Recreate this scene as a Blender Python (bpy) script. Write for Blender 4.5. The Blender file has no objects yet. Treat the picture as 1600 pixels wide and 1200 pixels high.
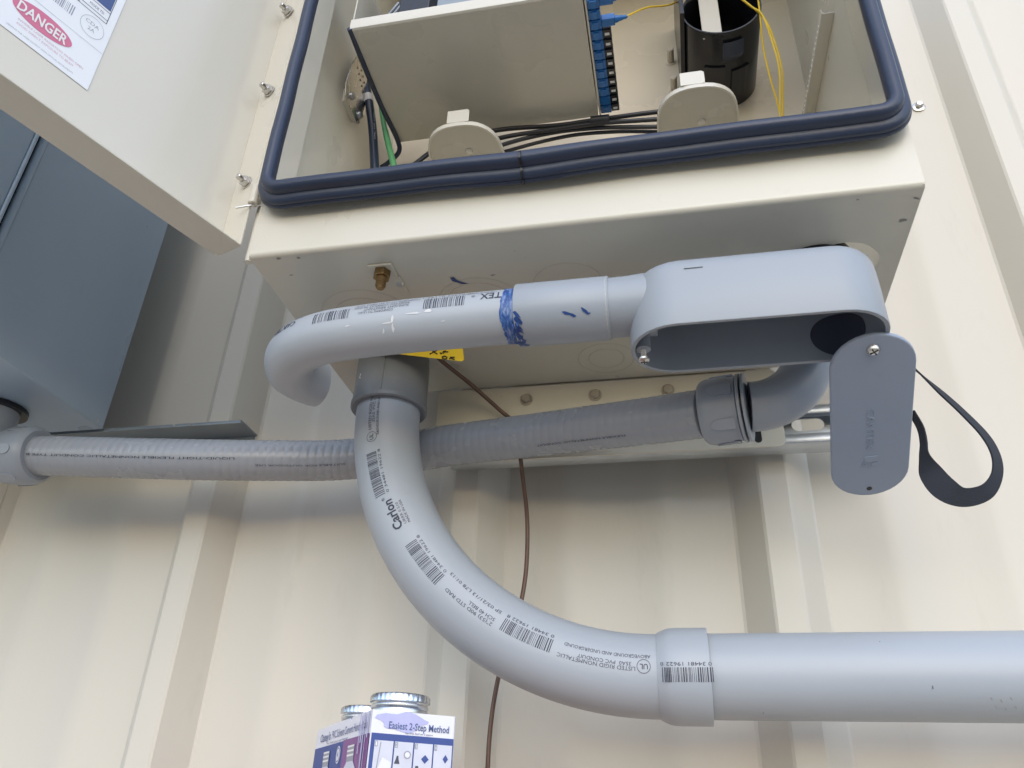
import bpy, bmesh, math, random
from mathutils import Vector, Matrix
from math import sin, cos, pi, radians
random.seed(7)
S = bpy.context.scene
COL = S.collection

# ------------------------------------------------------------------ camera
R_ = Vector((0.97975824, 0.19724145, 0.03419947))
U_ = Vector((0.06841136, -0.4904562, 0.8687765))
F_ = Vector((-0.18813208, 0.8488513, 0.49402206))
FPX = 1253.75
cd = bpy.data.cameras.new('camera'); cam = bpy.data.objects.new('camera', cd); COL.objects.link(cam)
cd.sensor_width = 36; cd.lens = 36 * FPX / 1600; cd.clip_start = .01; cd.clip_end = 500
m = Matrix((R_, U_, -F_)).transposed().to_4x4(); cam.matrix_world = m
S.camera = cam

# ------------------------------------------------------------------ sky, sun, exposure
W = bpy.data.worlds.new('World'); S.world = W; W.use_nodes = True
nt = W.node_tree; nt.nodes.clear()
sky = nt.nodes.new('ShaderNodeTexSky'); sky.sky_type = 'NISHITA'; sky.sun_disc = False
SUN_EL, SUN_AZ = radians(30), radians(168)      # azimuth clockwise from +Y (the wall side)
sky.sun_elevation = SUN_EL; sky.sun_rotation = SUN_AZ
sky.air_density = 1.0; sky.dust_density = 1.0; sky.ozone_density = 2.0
bg = nt.nodes.new('ShaderNodeBackground'); bg.inputs['Strength'].default_value = .15
out = nt.nodes.new('ShaderNodeOutputWorld')
nt.links.new(sky.outputs[0], bg.inputs[0]); nt.links.new(bg.outputs[0], out.inputs[0])
sl = bpy.data.lights.new('sun', 'SUN'); sl.energy = .76; sl.angle = radians(135); sl.color = (1, .985, .975)
so = bpy.data.objects.new('sun', sl); COL.objects.link(so)
sd = Vector((sin(SUN_AZ) * cos(SUN_EL), cos(SUN_AZ) * cos(SUN_EL), sin(SUN_EL)))
so.rotation_euler = (-sd).to_track_quat('-Z', 'Y').to_euler()
S.view_settings.view_transform = 'Standard'; S.view_settings.look = 'None'
S.view_settings.exposure = 0.90; S.view_settings.gamma = 1; S.view_settings.use_curve_mapping = False


def ray(x, y):
    return R_ * ((x - 800) / FPX) - U_ * ((y - 600) / FPX) + F_


def at(x, y, Y):                                  # point on the vertical plane at distance Y
    d = ray(x, y); return d * (Y / d.y)


def atz(x, y, Z):
    d = ray(x, y); return d * (Z / d.z)


# ------------------------------------------------------------------ materials
def mat(name, col, rough=.5, metal=0.0, spec=.5, var=.05, scale=8, bump=0.0, bscale=200, coat=0.0, dirt=None, dirt_amt=.0,
        dirt_scale=30, stretch=None, rvar=.08, alpha_t=None):
    M = bpy.data.materials.new(name); M.use_nodes = True
    n = M.node_tree.nodes; l = M.node_tree.links
    b = n['Principled BSDF']
    b.inputs['Metallic'].default_value = metal
    b.inputs['Specular IOR Level'].default_value = spec
    b.inputs['Coat Weight'].default_value = coat
    b.inputs['Coat Roughness'].default_value = .12
    tc = n.new('ShaderNodeTexCoord'); mp = n.new('ShaderNodeMapping')
    l.new(tc.outputs['Object'], mp.inputs[0])
    if stretch: mp.inputs['Scale'].default_value = stretch
    nz = n.new('ShaderNodeTexNoise'); nz.inputs['Scale'].default_value = scale; nz.inputs['Detail'].default_value = 6
    l.new(mp.outputs[0], nz.inputs['Vector'])
    cr = n.new('ShaderNodeMix'); cr.data_type = 'RGBA'
    a = [max(0, c * (1 - var)) for c in col] + [1]; c2 = [min(1, c * (1 + var)) for c in col] + [1]
    cr.inputs[6].default_value = a; cr.inputs[7].default_value = c2
    l.new(nz.outputs['Fac'], cr.inputs[0])
    last = cr.outputs[2]
    if dirt:
        dn = n.new('ShaderNodeTexNoise'); dn.inputs['Scale'].default_value = dirt_scale; dn.inputs['Detail'].default_value = 8
        dn.inputs['Roughness'].default_value = .7
        l.new(mp.outputs[0], dn.inputs['Vector'])
        rp = n.new('ShaderNodeMapRange'); rp.inputs[1].default_value = .6; rp.inputs[2].default_value = .78
        rp.inputs[4].default_value = dirt_amt
        l.new(dn.outputs['Fac'], rp.inputs[0])
        mx = n.new('ShaderNodeMix'); mx.data_type = 'RGBA'; mx.inputs[7].default_value = (*dirt, 1)
        l.new(rp.outputs[0], mx.inputs[0]); l.new(last, mx.inputs[6]); last = mx.outputs[2]
    l.new(last, b.inputs['Base Color'])
    rr = n.new('ShaderNodeMapRange'); rr.inputs[3].default_value = max(.02, rough - rvar); rr.inputs[4].default_value = min(1, rough + rvar)
    l.new(nz.outputs['Fac'], rr.inputs[0]); l.new(rr.outputs[0], b.inputs['Roughness'])
    if bump:
        bn = n.new('ShaderNodeTexNoise'); bn.inputs['Scale'].default_value = bscale; bn.inputs['Detail'].default_value = 3
        l.new(mp.outputs[0], bn.inputs['Vector'])
        bu = n.new('ShaderNodeBump'); bu.inputs['Strength'].default_value = bump; bu.inputs['Distance'].default_value = .001
        l.new(bn.outputs['Fac'], bu.inputs['Height']); l.new(bu.outputs[0], b.inputs['Normal'])
    return M


M = {}
M['siding'] = mat('siding_paint', (.62, .585, .51), .42, var=.05, scale=5, bump=.15, bscale=60, stretch=(1, 1, .25), dirt=(.40, .36, .30), dirt_amt=.22, dirt_scale=26)
M['cream'] = mat('cream_powder_coat', (.63, .60, .51), .30, var=.03, scale=12, bump=.12, bscale=900, coat=.25, dirt=(.45, .42, .36), dirt_amt=.25, dirt_scale=40)
M['cream_in'] = mat('cream_inside_paint', (.66, .63, .55), .16, var=.03, scale=10, bump=.08, bscale=500, coat=.4)
M['cream_tan'] = mat('tan_back_panel_paint', (.66, .585, .46), .28, var=.03, scale=10, bump=.08, bscale=500, coat=.2)
M['beige'] = mat('beige_tray_paint', (.56, .53, .45), .28, var=.04, scale=10, bump=.1, bscale=500, coat=.2)
M['grey_box'] = mat('blue_grey_enamel', (.36, .455, .565), .30, var=.08, scale=9, bump=.1, bscale=300, dirt=(.30, .33, .35), dirt_amt=.2, dirt_scale=60, stretch=(1, 1, .5))
M['pvc'] = mat('light_grey_pvc', (.385, .418, .46), .38, var=.03, scale=14, bump=.08, bscale=120, dirt=(.33, .33, .34), dirt_amt=.25, dirt_scale=45)
M['pvc_body'] = mat('satin_grey_pvc_body', (.315, .348, .392), .36, var=.02, scale=10, bump=.06, bscale=90, dirt=(.36, .36, .38), dirt_amt=.15, dirt_scale=50)
M['pvc_dark'] = mat('dark_grey_pvc_fitting', (.19, .20, .215), .38, var=.05, scale=30, bump=.15, bscale=150, dirt=(.35, .35, .34), dirt_amt=.3, dirt_scale=70)
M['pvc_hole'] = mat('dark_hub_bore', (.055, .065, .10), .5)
M['pvc_mid'] = mat('mid_grey_nylon_fitting', (.30, .33, .38), .36, var=.04, scale=20, bump=.06, bscale=200)
M['cover'] = mat('mid_grey_cover', (.29, .345, .45), .42, var=.03, scale=18, bump=.08, bscale=150, dirt=(.2, .2, .22), dirt_amt=.2, dirt_scale=60)
M['flex'] = mat('grey_flexible_pvc', (.32, .34, .375), .26, var=.05, scale=30, bump=.1, bscale=250, dirt=(.24, .23, .23), dirt_amt=.12, dirt_scale=50)
M['zinc'] = mat('galvanised_steel', (.52, .55, .58), .38, metal=.85, var=.14, scale=60, bump=.1, bscale=200)
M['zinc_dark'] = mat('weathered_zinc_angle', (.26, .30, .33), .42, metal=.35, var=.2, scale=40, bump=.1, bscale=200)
M['steel'] = mat('stainless_steel', (.62, .60, .57), .28, metal=1, var=.1, scale=80)
M['bolt'] = mat('plated_bolt', (.50, .46, .40), .35, metal=.9, var=.18, scale=150)
M['rubber'] = mat('blue_black_rubber', (.022, .034, .068), .36, var=.15, scale=30, bump=.15, bscale=300, rvar=.06)
M['black'] = mat('black_plastic', (.012, .013, .017), .25, var=.2, scale=30, rvar=.05)
M['cable'] = mat('black_cable_jacket', (.02, .022, .028), .40, var=.2, scale=60)
M['navy'] = mat('navy_cable_jacket', (.02, .035, .07), .35, var=.2, scale=60)
M['green'] = mat('green_wire_jacket', (.16, .52, .24), .4, var=.1, scale=60)
M['yellow'] = mat('yellow_fibre_jacket', (.82, .56, .03), .4, var=.08, scale=90)
M['tag'] = mat('yellow_tag_card', (.86, .62, .03), .5, var=.05, scale=60)
M['white'] = mat('white_plastic', (.80, .80, .80), .4, var=.03)
M['sticker'] = mat('white_vinyl_label', (.80, .82, .86), .35, var=.015)
M['pink'] = mat('faded_red_print', (.62, .17, .28), .45, var=.05)
M['pink_text'] = mat('faded_pink_print', (.62, .36, .44), .5, var=.05)
M['grey_ink'] = mat('grey_print', (.32, .34, .40), .5, var=.1)
M['ink'] = mat('dark_blue_black_ink', (.035, .04, .065), .55, var=.4, scale=500)
M['ink_soft'] = mat('worn_grey_ink', (.07, .075, .11), .55, var=.4, scale=600)
M['blue_ink'] = mat('blue_label_print', (.06, .10, .26), .45, var=.05)
M['adapter'] = mat('blue_fibre_adapter', (.02, .16, .46), .33, var=.1, scale=80)
M['copper'] = mat('aged_copper_wire', (.14, .085, .065), .45, metal=.35, var=.25, scale=90)
M['brass'] = mat('tarnished_brass', (.26, .17, .08), .32, metal=1, var=.25, scale=200)
M['strap'] = mat('black_webbing', (.018, .022, .033), .75, var=.2, scale=300, bump=.5, bscale=1500)
M['carton_white'] = mat('carton_white', (.76, .77, .85), .4, var=.03, scale=50)
M['carton_blue'] = mat('carton_blue', (.04, .075, .28), .5, var=.05, scale=50)
M['carton_purple'] = mat('carton_purple', (.20, .06, .26), .4, var=.08, scale=50)
M['lav'] = mat('lavender_stain', (.46, .47, .74), .4, var=.12, scale=90)
M['tin'] = mat('tin_lid', (.70, .72, .76), .25, metal=1, var=.05)
M['photo'] = mat('pale_photo_print', (.62, .64, .74), .45, var=.12, scale=70)
M['ground'] = mat('tan_gravel_ground', (.31, .28, .235), .9, var=.25, scale=6, bump=.5, bscale=60)
M['fibreglass'] = mat('orange_fibreglass', (.42, .15, .05), .5)
M['beadglue'] = mat('clear_dried_cement', (.50, .48, .44), .25, var=.1, scale=100)


def primer_mat():
    Mm = bpy.data.materials.new('smeared_blue_primer'); Mm.use_nodes = True
    n = Mm.node_tree.nodes; l = Mm.node_tree.links; b = n['Principled BSDF']
    tc = n.new('ShaderNodeTexCoord'); mp = n.new('ShaderNodeMapping'); mp.inputs['Scale'].default_value = (3.0, 1, 1)
    l.new(tc.outputs['Object'], mp.inputs[0])
    nz = n.new('ShaderNodeTexNoise'); nz.inputs['Scale'].default_value = 90; nz.inputs['Detail'].default_value = 8
    nz.inputs['Roughness'].default_value = .7
    l.new(mp.outputs[0], nz.inputs['Vector'])
    cr = n.new('ShaderNodeValToRGB')
    e = cr.color_ramp.elements
    e[0].position = .38; e[0].color = (.008, .035, .15, 1); e[1].position = .66; e[1].color = (.34, .40, .55, 1)
    x = e.new(.5); x.color = (.04, .12, .36, 1)
    l.new(nz.outputs['Fac'], cr.inputs[0]); l.new(cr.outputs[0], b.inputs['Base Color'])
    b.inputs['Roughness'].default_value = .3
    return Mm


M['primer'] = primer_mat()
M['primer_dark'] = mat('dried_blue_primer', (.02, .06, .22), .35, var=.4, scale=300)


# ------------------------------------------------------------------ mesh helpers
class MB:
    def __init__(s): s.v = []; s.f = []
    def add(s, vs, fs):
        o = len(s.v); s.v += [Vector(v) for v in vs]; s.f += [tuple(i + o for i in f) for f in fs]; return s
    def box(s, a, b):
        x0, y0, z0 = a; x1, y1, z1 = b
        return s.add([(x0, y0, z0), (x1, y0, z0), (x1, y1, z0), (x0, y1, z0), (x0, y0, z1), (x1, y0, z1), (x1, y1, z1), (x0, y1, z1)],
                     [(0, 3, 2, 1), (4, 5, 6, 7), (0, 1, 5, 4), (1, 2, 6, 5), (2, 3, 7, 6), (3, 0, 4, 7)])
    def loft(s, loops, cap0=True, cap1=True, closed=True):
        n = len(loops[0]); o = len(s.v)
        for lp in loops: s.v += [Vector(p) for p in lp]
        for i in range(len(loops) - 1):
            for j in range(n if closed else n - 1):
                k = (j + 1) % n
                s.f.append((o + i * n + j, o + i * n + k, o + (i + 1) * n + k, o + (i + 1) * n + j))
        if cap0: s.f.append(tuple(o + j for j in reversed(range(n))))
        if cap1: s.f.append(tuple(o + (len(loops) - 1) * n + j for j in range(n)))
        return s
    def prism(s, poly, vec):
        vec = Vector(vec); poly = [Vector(p) for p in poly]
        return s.loft([poly, [p + vec for p in poly]])
    def tube(s, pts, r, n=20, cap=True, twist=None):
        pts = [Vector(p) for p in pts]; N = len(pts)
        rs = r if isinstance(r, (list, tuple)) else [r] * N
        T = []
        for i in range(N):
            a = pts[max(0, i - 1)]; b = pts[min(N - 1, i + 1)]
            if (b - a).length < 1e-9: b = pts[min(N - 1, i + 2)]; a = pts[max(0, i - 2)]
            T.append((b - a).normalized())
        up = Vector((0, -1, 0)) if abs(T[0].y) < .8 else Vector((0, 0, 1))
        u = (up - T[0] * up.dot(T[0])).normalized()
        loops = []
        for i in range(N):
            u = (u - T[i] * u.dot(T[i])).normalized(); w = T[i].cross(u)
            lp = []
            for k in range(n):
                a = 2 * pi * k / n
                rr = rs[i] if not twist else rs[i] + twist(i, a)
                lp.append(pts[i] + (u * cos(a) + w * sin(a)) * rr)
            loops.append(lp)
        return s.loft(loops, cap, cap)
    def lathe(s, c, axis, prof, n=32, cap=True):          # prof: (distance along axis, radius)
        c = Vector(c); ax = Vector(axis).normalized()
        up = Vector((0, 0, 1)) if abs(ax.z) < .8 else Vector((1, 0, 0))
        u = (up - ax * up.dot(ax)).normalized(); w = ax.cross(u)
        return s.loft([[c + ax * t + (u * cos(2 * pi * k / n) + w * sin(2 * pi * k / n)) * r for k in range(n)] for t, r in prof], cap, cap)
    def build(s, name, material, parent=None, smooth=35, bevel=0, seg=2):
        me = bpy.data.meshes.new(name); me.from_pydata(s.v, [], s.f); me.validate()
        bm = bmesh.new(); bm.from_mesh(me); bmesh.ops.recalc_face_normals(bm, faces=bm.faces); bm.to_mesh(me); bm.free()
        me.materials.append(material)
        o = bpy.data.objects.new(name, me); COL.objects.link(o)
        if parent: o.parent = parent
        if bevel:
            b = o.modifiers.new('bevel', 'BEVEL'); b.width = bevel; b.segments = seg; b.limit_method = 'ANGLE'; b.angle_limit = radians(30)
        if smooth:
            me.shade_smooth(); me.set_sharp_from_angle(angle=radians(smooth if not bevel else 60))
        return o


def tag(o, label, cat, group=None, kind=None):
    if label: o['label'] = label
    if cat: o['category'] = cat
    if group: o['group'] = group
    if kind: o['kind'] = kind
    return o


def thing(name, label, cat, group=None, loc=(0, 0, 0)):
    o = bpy.data.objects.new(name, None); COL.objects.link(o); o.location = (0, 0, 0)
    return tag(o, label, cat, group)


def share(o, loc, parent=None, rot=None):
    c = o.copy(); COL.objects.link(c); c.location = loc
    if rot: c.rotation_euler = rot
    if parent: c.parent = parent
    return c


def smooth_path(pts, n=8):
    pts = [Vector(p) for p in pts]; P = [pts[0] * 2 - pts[1]] + pts + [pts[-1] * 2 - pts[-2]]
    o = []
    for i in range(1, len(P) - 2):
        a, b, c, d = P[i - 1:i + 3]
        for k in range(n):
            t = k / n
            o.append(.5 * ((2 * b) + (c - a) * t + (2 * a - 5 * b + 4 * c - d) * t * t + (3 * b - a - 3 * c + d) * t ** 3))
    o.append(pts[-1]); return o


def resample(pts, step):
    out = [pts[0]]; acc = 0
    for a, b in zip(pts, pts[1:]):
        L = (b - a).length; t = step - acc
        while t <= L:
            out.append(a.lerp(b, t / L)); t += step
        acc = L - (t - step)
    return out


def hexnut(c, axis, r, h, name, material, parent, bevel=.0004):
    mb = MB(); mb.lathe(c, axis, [(0, r), (h, r)], 6)
    return mb.build(name, material, parent, smooth=0, bevel=bevel)


GL = {}


def glyph(txt, size, xs=1.0, bold=0.0):
    key = (txt, round(size, 6), round(xs, 4), bold)
    if key in GL: return GL[key]
    c = bpy.data.curves.new('text', 'FONT'); c.body = txt; c.size = size; c.resolution_u = 2; c.offset = bold
    o = bpy.data.objects.new('text', c); COL.objects.link(o)
    dg = bpy.context.evaluated_depsgraph_get(); me = o.evaluated_get(dg).to_mesh()
    vs = [(v.co.x * xs, v.co.y) for v in me.vertices]; fs = [tuple(p.vertices) for p in me.polygons]
    o.evaluated_get(dg).to_mesh_clear(); bpy.data.objects.remove(o); bpy.data.curves.remove(c)
    GL[key] = (vs, fs); return vs, fs


def text_fit(txt, length, height, bold=0.0):
    vs, fs = glyph(txt, 1.0, 1.0, bold)
    w = max(v[0] for v in vs); x0 = min(v[0] for v in vs)
    hgt = .70
    return [((v[0] - x0) * length / (w - x0), v[1] * height / hgt) for v in vs], fs


def write(mapf, txt, length, height, name, material, parent, bold=0.0, extrude=0.0):
    vs, fs = text_fit(txt, length, height, bold)
    mb = MB()
    if not extrude:
        mb.add([mapf(u, v, 0) for u, v in vs], fs)
    else:
        me = bpy.data.meshes.new('t'); me.from_pydata([mapf(u, v, 0) for u, v in vs], [], fs)
        n = len(vs); vv = [mapf(u, v, extrude) for u, v in vs] + [mapf(u, v, -.0004) for u, v in vs]
        from collections import Counter
        E = Counter()
        for f in fs:
            for a, b in zip(f, f[1:] + f[:1]): E[(a, b)] += 1
        ff = list(fs)
        for (a, b) in E:
            if (b, a) not in E: ff.append((a, b, b + n, a + n))
        mb.add(vv, ff)
        bpy.data.meshes.remove(me)
    return mb.build(name, material, parent, smooth=0)


def barcode(mapf, length, height, name, material, parent, seed=1, n=30):
    rnd = random.Random(seed); mb = MB(); u = 0
    ws = []
    for i in range(n): ws.append((rnd.choice([1, 1, 1, 2, 2, 3]), rnd.choice([1, 1, 2, 2, 3])))
    tot = sum(a + b for a, b in ws); k = length / tot
    for a, b in ws:
        hh = [0, height * .5, height]
        for j in range(2):
            mb.add([mapf(u, hh[j], 0), mapf(u + a * k * .85, hh[j], 0), mapf(u + a * k * .85, hh[j + 1], 0), mapf(u, hh[j + 1], 0)], [(0, 1, 2, 3)])
        u += (a + b) * k
    return mb.build(name, material, parent, smooth=0)


def rrect(x0, x1, z0, z1, r, off=0.0, n=8):
    """rounded rectangle loop in XZ, grown by off"""
    x0 -= off; x1 += off; z0 -= off; z1 += off; r = max(r + off, .0004)
    o = []
    for cx, cz, a0 in ((x1 - r, z1 - r, 0), (x0 + r, z1 - r, 90), (x0 + r, z0 + r, 180), (x1 - r, z0 + r, 270)):
        for k in range(n + 1):
            a = radians(a0 + 90 * k / n); o.append((cx + r * cos(a), cz + r * sin(a)))
    return o


# ================================================================== SETTING
g = MB(); g.add([(-60, -60, -1.5), (60, -60, -1.5), (60, .7818, -1.5), (-60, .7818, -1.5)], [(0, 1, 2, 3)])
tag(g.build('ground', M['ground'], smooth=0), 'bare tan ground in front of the metal wall', None, kind='structure')

wall = thing('metal_siding_wall', 'cream ribbed sheet metal wall behind all the boxes and conduits', 'wall')
YF, YT = .782, .75
ZB, ZT = -1.5, 1.65
SP = .305


def panel_profile(x0, x1, dy):
    """points (x, y) across a run of siding from x0 to x1; ribs at .0945 + k*.305"""
    pts = []
    k0 = math.floor((x0 - .0945) / SP) - 1
    feats = []
    for k in range(k0, k0 + 12):
        c = .0945 + k * SP
        feats += [(c - .0393, YF), (c - .0365, YF - .0015), (c - .0145, YT + .0015), (c - .012, YT), (c + .012, YT), (c + .0145, YT + .0015), (c + .0365, YF - .0015), (c + .0393, YF)]
        for mI in (1, 2):
            q = c + SP * mI / 3 + (.003 if mI == 1 else -.003)
            feats += [(q - .018, YF), (q - .009, YF - .0030), (q + .009, YF - .0030), (q + .018, YF)]
    feats.sort()
    def yat(x):
        for (a, ya), (b, yb) in zip(feats, feats[1:]):
            if a <= x <= b: return ya + (yb - ya) * (x - a) / (b - a + 1e-9)
        return YF
    xs = [x0] + [f[0] for f in feats if x0 < f[0] < x1] + [x1]
    return [(x, yat(x) - dy) for x in xs]


SEAM = .1205
for i in range(-4, 5):
    x0 = SEAM + i * .915; x1 = x0 + .915
    # the sheet laps over its right-hand neighbour by running 6 mm past the seam, proud of it
    pr = panel_profile(x0, x1 + .002, 0.0)
    pr = [(x, y - (.0016 if x > x1 - .05 else 0)) for x, y in pr]
    mb = MB(); zs = [ZB, -.2, .3, .8, ZT]
    front = [(x, y) for x, y in pr]; back = [(x, y + .0008) for x, y in reversed(pr)]
    lp = front + back
    mb.loft([[(x, y, z) for x, y in lp] for z in zs])
    mb.build('siding_panel', M['siding'], wall, smooth=20)
# a trim cap closes the wall top
mb = MB(); mb.box((-4, .735, ZT), (4, .80, ZT + .06)); mb.build('wall_cap', M['siding'], wall, smooth=0)


def siding_screw(x, z, y=YF):
    mb = MB(); mb.lathe((x, y - .0002, z), (0, -1, 0), [(0, .0075), (.0012, .0078), (.002, .0066)], 20)
    w = mb.build('screw', M['steel'], wall)
    mb = MB(); mb.lathe((x, y - .002, z), (0, -1, 0), [(0, .0045), (.0045, .0045), (.0055, .0036)], 6)
    mb.build('head', M['steel'], w, smooth=0)


siding_screw(.3326, .813)
siding_screw(-.70, -.30); siding_screw(.24, -.30); siding_screw(-.09, -.30)

# ================================================================== CREAM CABINET
X0, X1, Y0, Y1, Z0, Z1 = -.3302, .1884, .467, .708, .41, 1.06
cab = thing('equipment_cabinet', 'open cream steel fibre cabinet with dark blue rubber gasket, mounted on the ribbed wall', 'cabinet')
t = .002
OX0, OX1, OZ0, OZ1 = -.3105, .1715, .4675, 1.03
# shell: sides, top, back
for xa_ in (X0, X1 - t):
    mb = MB(); mb.box((xa_, Y0 + .0005, Z0 + .001), (xa_ + t, Y1, Z1)); mb.build('side_panel', M['cream'], cab, bevel=.0008)
mb = MB(); mb.box((X0 + t, Y0 + .002, Z1 - t), (X1 - t, Y1 - t, Z1)); mb.build('top_panel', M['cream'], cab)
mb = MB(); mb.box((X0 + t, Y1 - t, Z0 + .001), (X1 - t, Y1, Z1 - t)); mb.build('back_panel', M['cream_tan'], cab)
# bottom panel with the conduit hole at the right and the adapter hole
import itertools


def plate_with_holes(xa, xb, ya, yb, z, th, holes, n=40):
    bm = bmesh.new()
    def loop(pts):
        vs = [bm.verts.new(p) for p in pts]
        for a, b in zip(vs, vs[1:] + vs[:1]): bm.edges.new((a, b))
    loop([(xa, ya, z), (xb, ya, z), (xb, yb, z), (xa, yb, z)])
    for hx, hy, hr in holes:
        loop([(hx + hr * cos(2 * pi * k / n) * (1 + .02 * sin(5 * k)), hy + hr * sin(2 * pi * k / n), z) for k in range(n)])
    bmesh.ops.triangle_fill(bm, use_beauty=True, use_dissolve=False, edges=bm.edges[:])
    r = bmesh.ops.extrude_face_region(bm, geom=bm.faces[:])
    bmesh.ops.translate(bm, vec=(0, 0, th), verts=[v for v in r['geom'] if isinstance(v, bmesh.types.BMVert)])
    bmesh.ops.recalc_face_normals(bm, faces=bm.faces)
    return bm


bm = plate_with_holes(X0, X1, Y0 + .004, Y1, Z0, t, [(.1425, .5535, .0300), (-.2613, .64, .031)])
me = bpy.data.meshes.new('bottom_panel'); bm.to_mesh(me); bm.free(); me.materials.append(M['cream'])
bp = bpy.data.objects.new('bottom_panel', me); COL.objects.link(bp); bp.parent = cab
# front frame: flat ring between the outer rectangle and the rounded opening, bottom edge rolled under
n = 8
inner = rrect(OX0, OX1, OZ0, OZ1, .008)
outer = []
for k, (x, z) in enumerate(inner):
    q = k // (n + 1); f = (k % (n + 1)) / n
    cx, cz = [(X1, Z1), (X0, Z1), (X0, Z0 + .004), (X1, Z0 + .004)][q]
    outer.append((cx, cz))
mb = MB()
lo = len(inner)
mb.v = [Vector((x, Y0, z)) for x, z in inner] + [Vector((x, Y0, z)) for x, z in outer]
for j in range(lo):
    k = (j + 1) % lo
    a, b, c, d = j, k, lo + k, lo + j
    if (mb.v[c] - mb.v[d]).length < 1e-6: mb.f.append((a, b, c))
    else: mb.f.append((a, b, c, d))
mb.build('front_frame', M['cream'], cab, smooth=0)
# rolled bottom bend + rolled side bend
mb = MB(); prof = []
for k in range(9):
    a = radians(90 * k / 8); prof.append((Y0 + .004 - .004 * cos(a), Z0 + .004 - .004 * sin(a)))
mb.loft([[(x, y, z) for y, z in prof] for x in (X0, X1)], False, False, closed=False)
mb.build('bottom_bend', M['cream'], cab, smooth=60)
# lip that carries the gasket
mb = MB(); lps = []
for off, y in ((0, .4465), (0, .4785), (.0014, .4785), (.0014, .4465)):
    lps.append([(x, y, z) for x, z in rrect(OX0, OX1, OZ0, OZ1, .008, off)])
lps.append(lps[0]); mb.loft(lps, False, False); mb.build('opening_lip', M['cream_in'], cab)
# gasket: two-lobed rubber section swept round the lip
sec = [(-.0003, -.0105), (-.0006, -.0135), (.0010, -.0175), (.0042, -.0193), (.0085, -.0185), (.0105, -.0155), (.0110, -.0105), (.0120, -.0102),
       (.0144, -.0096), (.0166, -.0074), (.0173, -.0052), (.0167, -.0042), (.0179, -.0032), (.0182, -.0012), (.0165, .0008), (.006, .001), (.0015, .001)]
GY = .4585
loops = []
base = rrect(OX0, OX1, OZ0, OZ1, .009, 0, 10)
def densify(lp, step=.01):
    o = []
    for a, b in zip(lp, lp[1:] + lp[:1]):
        L = math.hypot(b[0] - a[0], b[1] - a[1]); nn = max(1, int(L / step))
        for i in range(nn): o.append((a[0] + (b[0] - a[0]) * i / nn, a[1] + (b[1] - a[1]) * i / nn))
    return o
base_i = rrect(OX0, OX1, OZ0, OZ1, .009, 0, 10); base_o = rrect(OX0, OX1, OZ0, OZ1, .009, .02, 10)
di, do = [], []
for (a, b), (c, d) in zip(zip(base_i, base_i[1:] + base_i[:1]), zip(base_o, base_o[1:] + base_o[:1])):
    nn = max(1, int(math.hypot(d[0] - c[0], d[1] - c[1]) / .012))
    for i in range(nn):
        f = i / nn
        di.append((a[0] + (b[0] - a[0]) * f, a[1] + (b[1] - a[1]) * f)); do.append((c[0] + (d[0] - c[0]) * f, c[1] + (d[1] - c[1]) * f))
for (ax, az), (bx, bz) in zip(di, do):
    lp = []
    for o_, y in sec:
        f = o_ / .02
        x = ax + (bx - ax) * f; z = az + (bz - az) * f
        wob = .0006 * sin(x * 55 + 1) + .0004 * sin(z * 70)
        sag = -.0022 * math.exp(-((x + .098) / .05) ** 2) if z < .5 else 0
        lp.append((x, GY + y * 1.02 + wob, z + sag * (.4 + f) + wob * .5))
    loops.append(lp)
loops.append(loops[0])
mb = MB(); mb.loft(loops, False, False); gk = mb.build('gasket', M['rubber'], cab, smooth=50)
gk['label'] = 'dark blue rubber gasket with a butt joint at the middle of its bottom run'
mb = MB(); mb.add([(-.0985 + dx, GY + y * 1.05 - (.0004 if y < 0 else 0), OZ0 - o_ * 1.03 - .0026 + (.0012 if o_ < .001 else -.0003)) for dx in (-.0009, .0009) for o_, y in sec],
       [(j, (j + 1) % len(sec), len(sec) + (j + 1) % len(sec), len(sec) + j) for j in range(len(sec))])
mb.build('joint', M['black'], gk)

# knockout rings pressed in the underside
def ring(cx, cy, r, z, name, material, parent, w=.0009, h=.00035):
    mb = MB(); mb.lathe((cx, cy, z), (0, 0, -1), [(0, r - w), (h, r - w * .5), (h, r + w * .5), (0, r + w)], 48, cap=False)
    return mb.build(name, material, parent)


M['groove'] = mat('knockout_groove_paint', (.57, .54, .455), .4, var=.05)
for cx, cy, rs in ((-.262, .566, (.030, .042)), (-.055, .668, (.017, .027)), (-.075, .545, (.030,)), (-.155, .560, (.030, .037)), (.045, .668, (.02,))):
    for r in rs: ring(cx, cy, r, Z0, 'knockout', M['groove'], cab)
# mounting foot below the back edge with its hex screws
mb = MB()
ft = rrect(-.236, .1052, .3262, .4085, .006, 0, 4)
mb.prism([(x, .7085, z) for x, z in ft], (0, .0024, 0))
foot = mb.build('mounting_flange', M['cream'], cab, bevel=.0004)
for x in (-.1412, -.0709, .0012, .0723):
    z = .3925
    mb = MB(); mb.lathe((x, .7085, z), (0, -1, 0), [(0, .0068), (.0009, .0068)], 24); w = mb.build('screw', M['bolt'], foot)
    mb = MB(); mb.lathe((x, .7076, z), (0, -1, 0), [(0, .0052), (.0034, .0052), (.0042, .0044)], 6); h = mb.build('screw_head', M['bolt'], foot, smooth=0)
sl_ = MB(); sl_.prism([(.081 + .0035 * cos(a) , .7083, .3385 + (.0045 if sin(a) > 0 else -.0045) + .0035 * sin(a)) for a in [2 * pi * k / 20 for k in range(20)]], (0, .0005, 0))
sl_.build('slot', M['black'], foot, smooth=0)

# ---- door, swung wide open on the left
H = Vector((-.337, .464, 0)); D = Vector((-.359, -.933, 0)).normalized(); N = Vector((.933, -.359, 0)).normalized()
TD = .029


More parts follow.
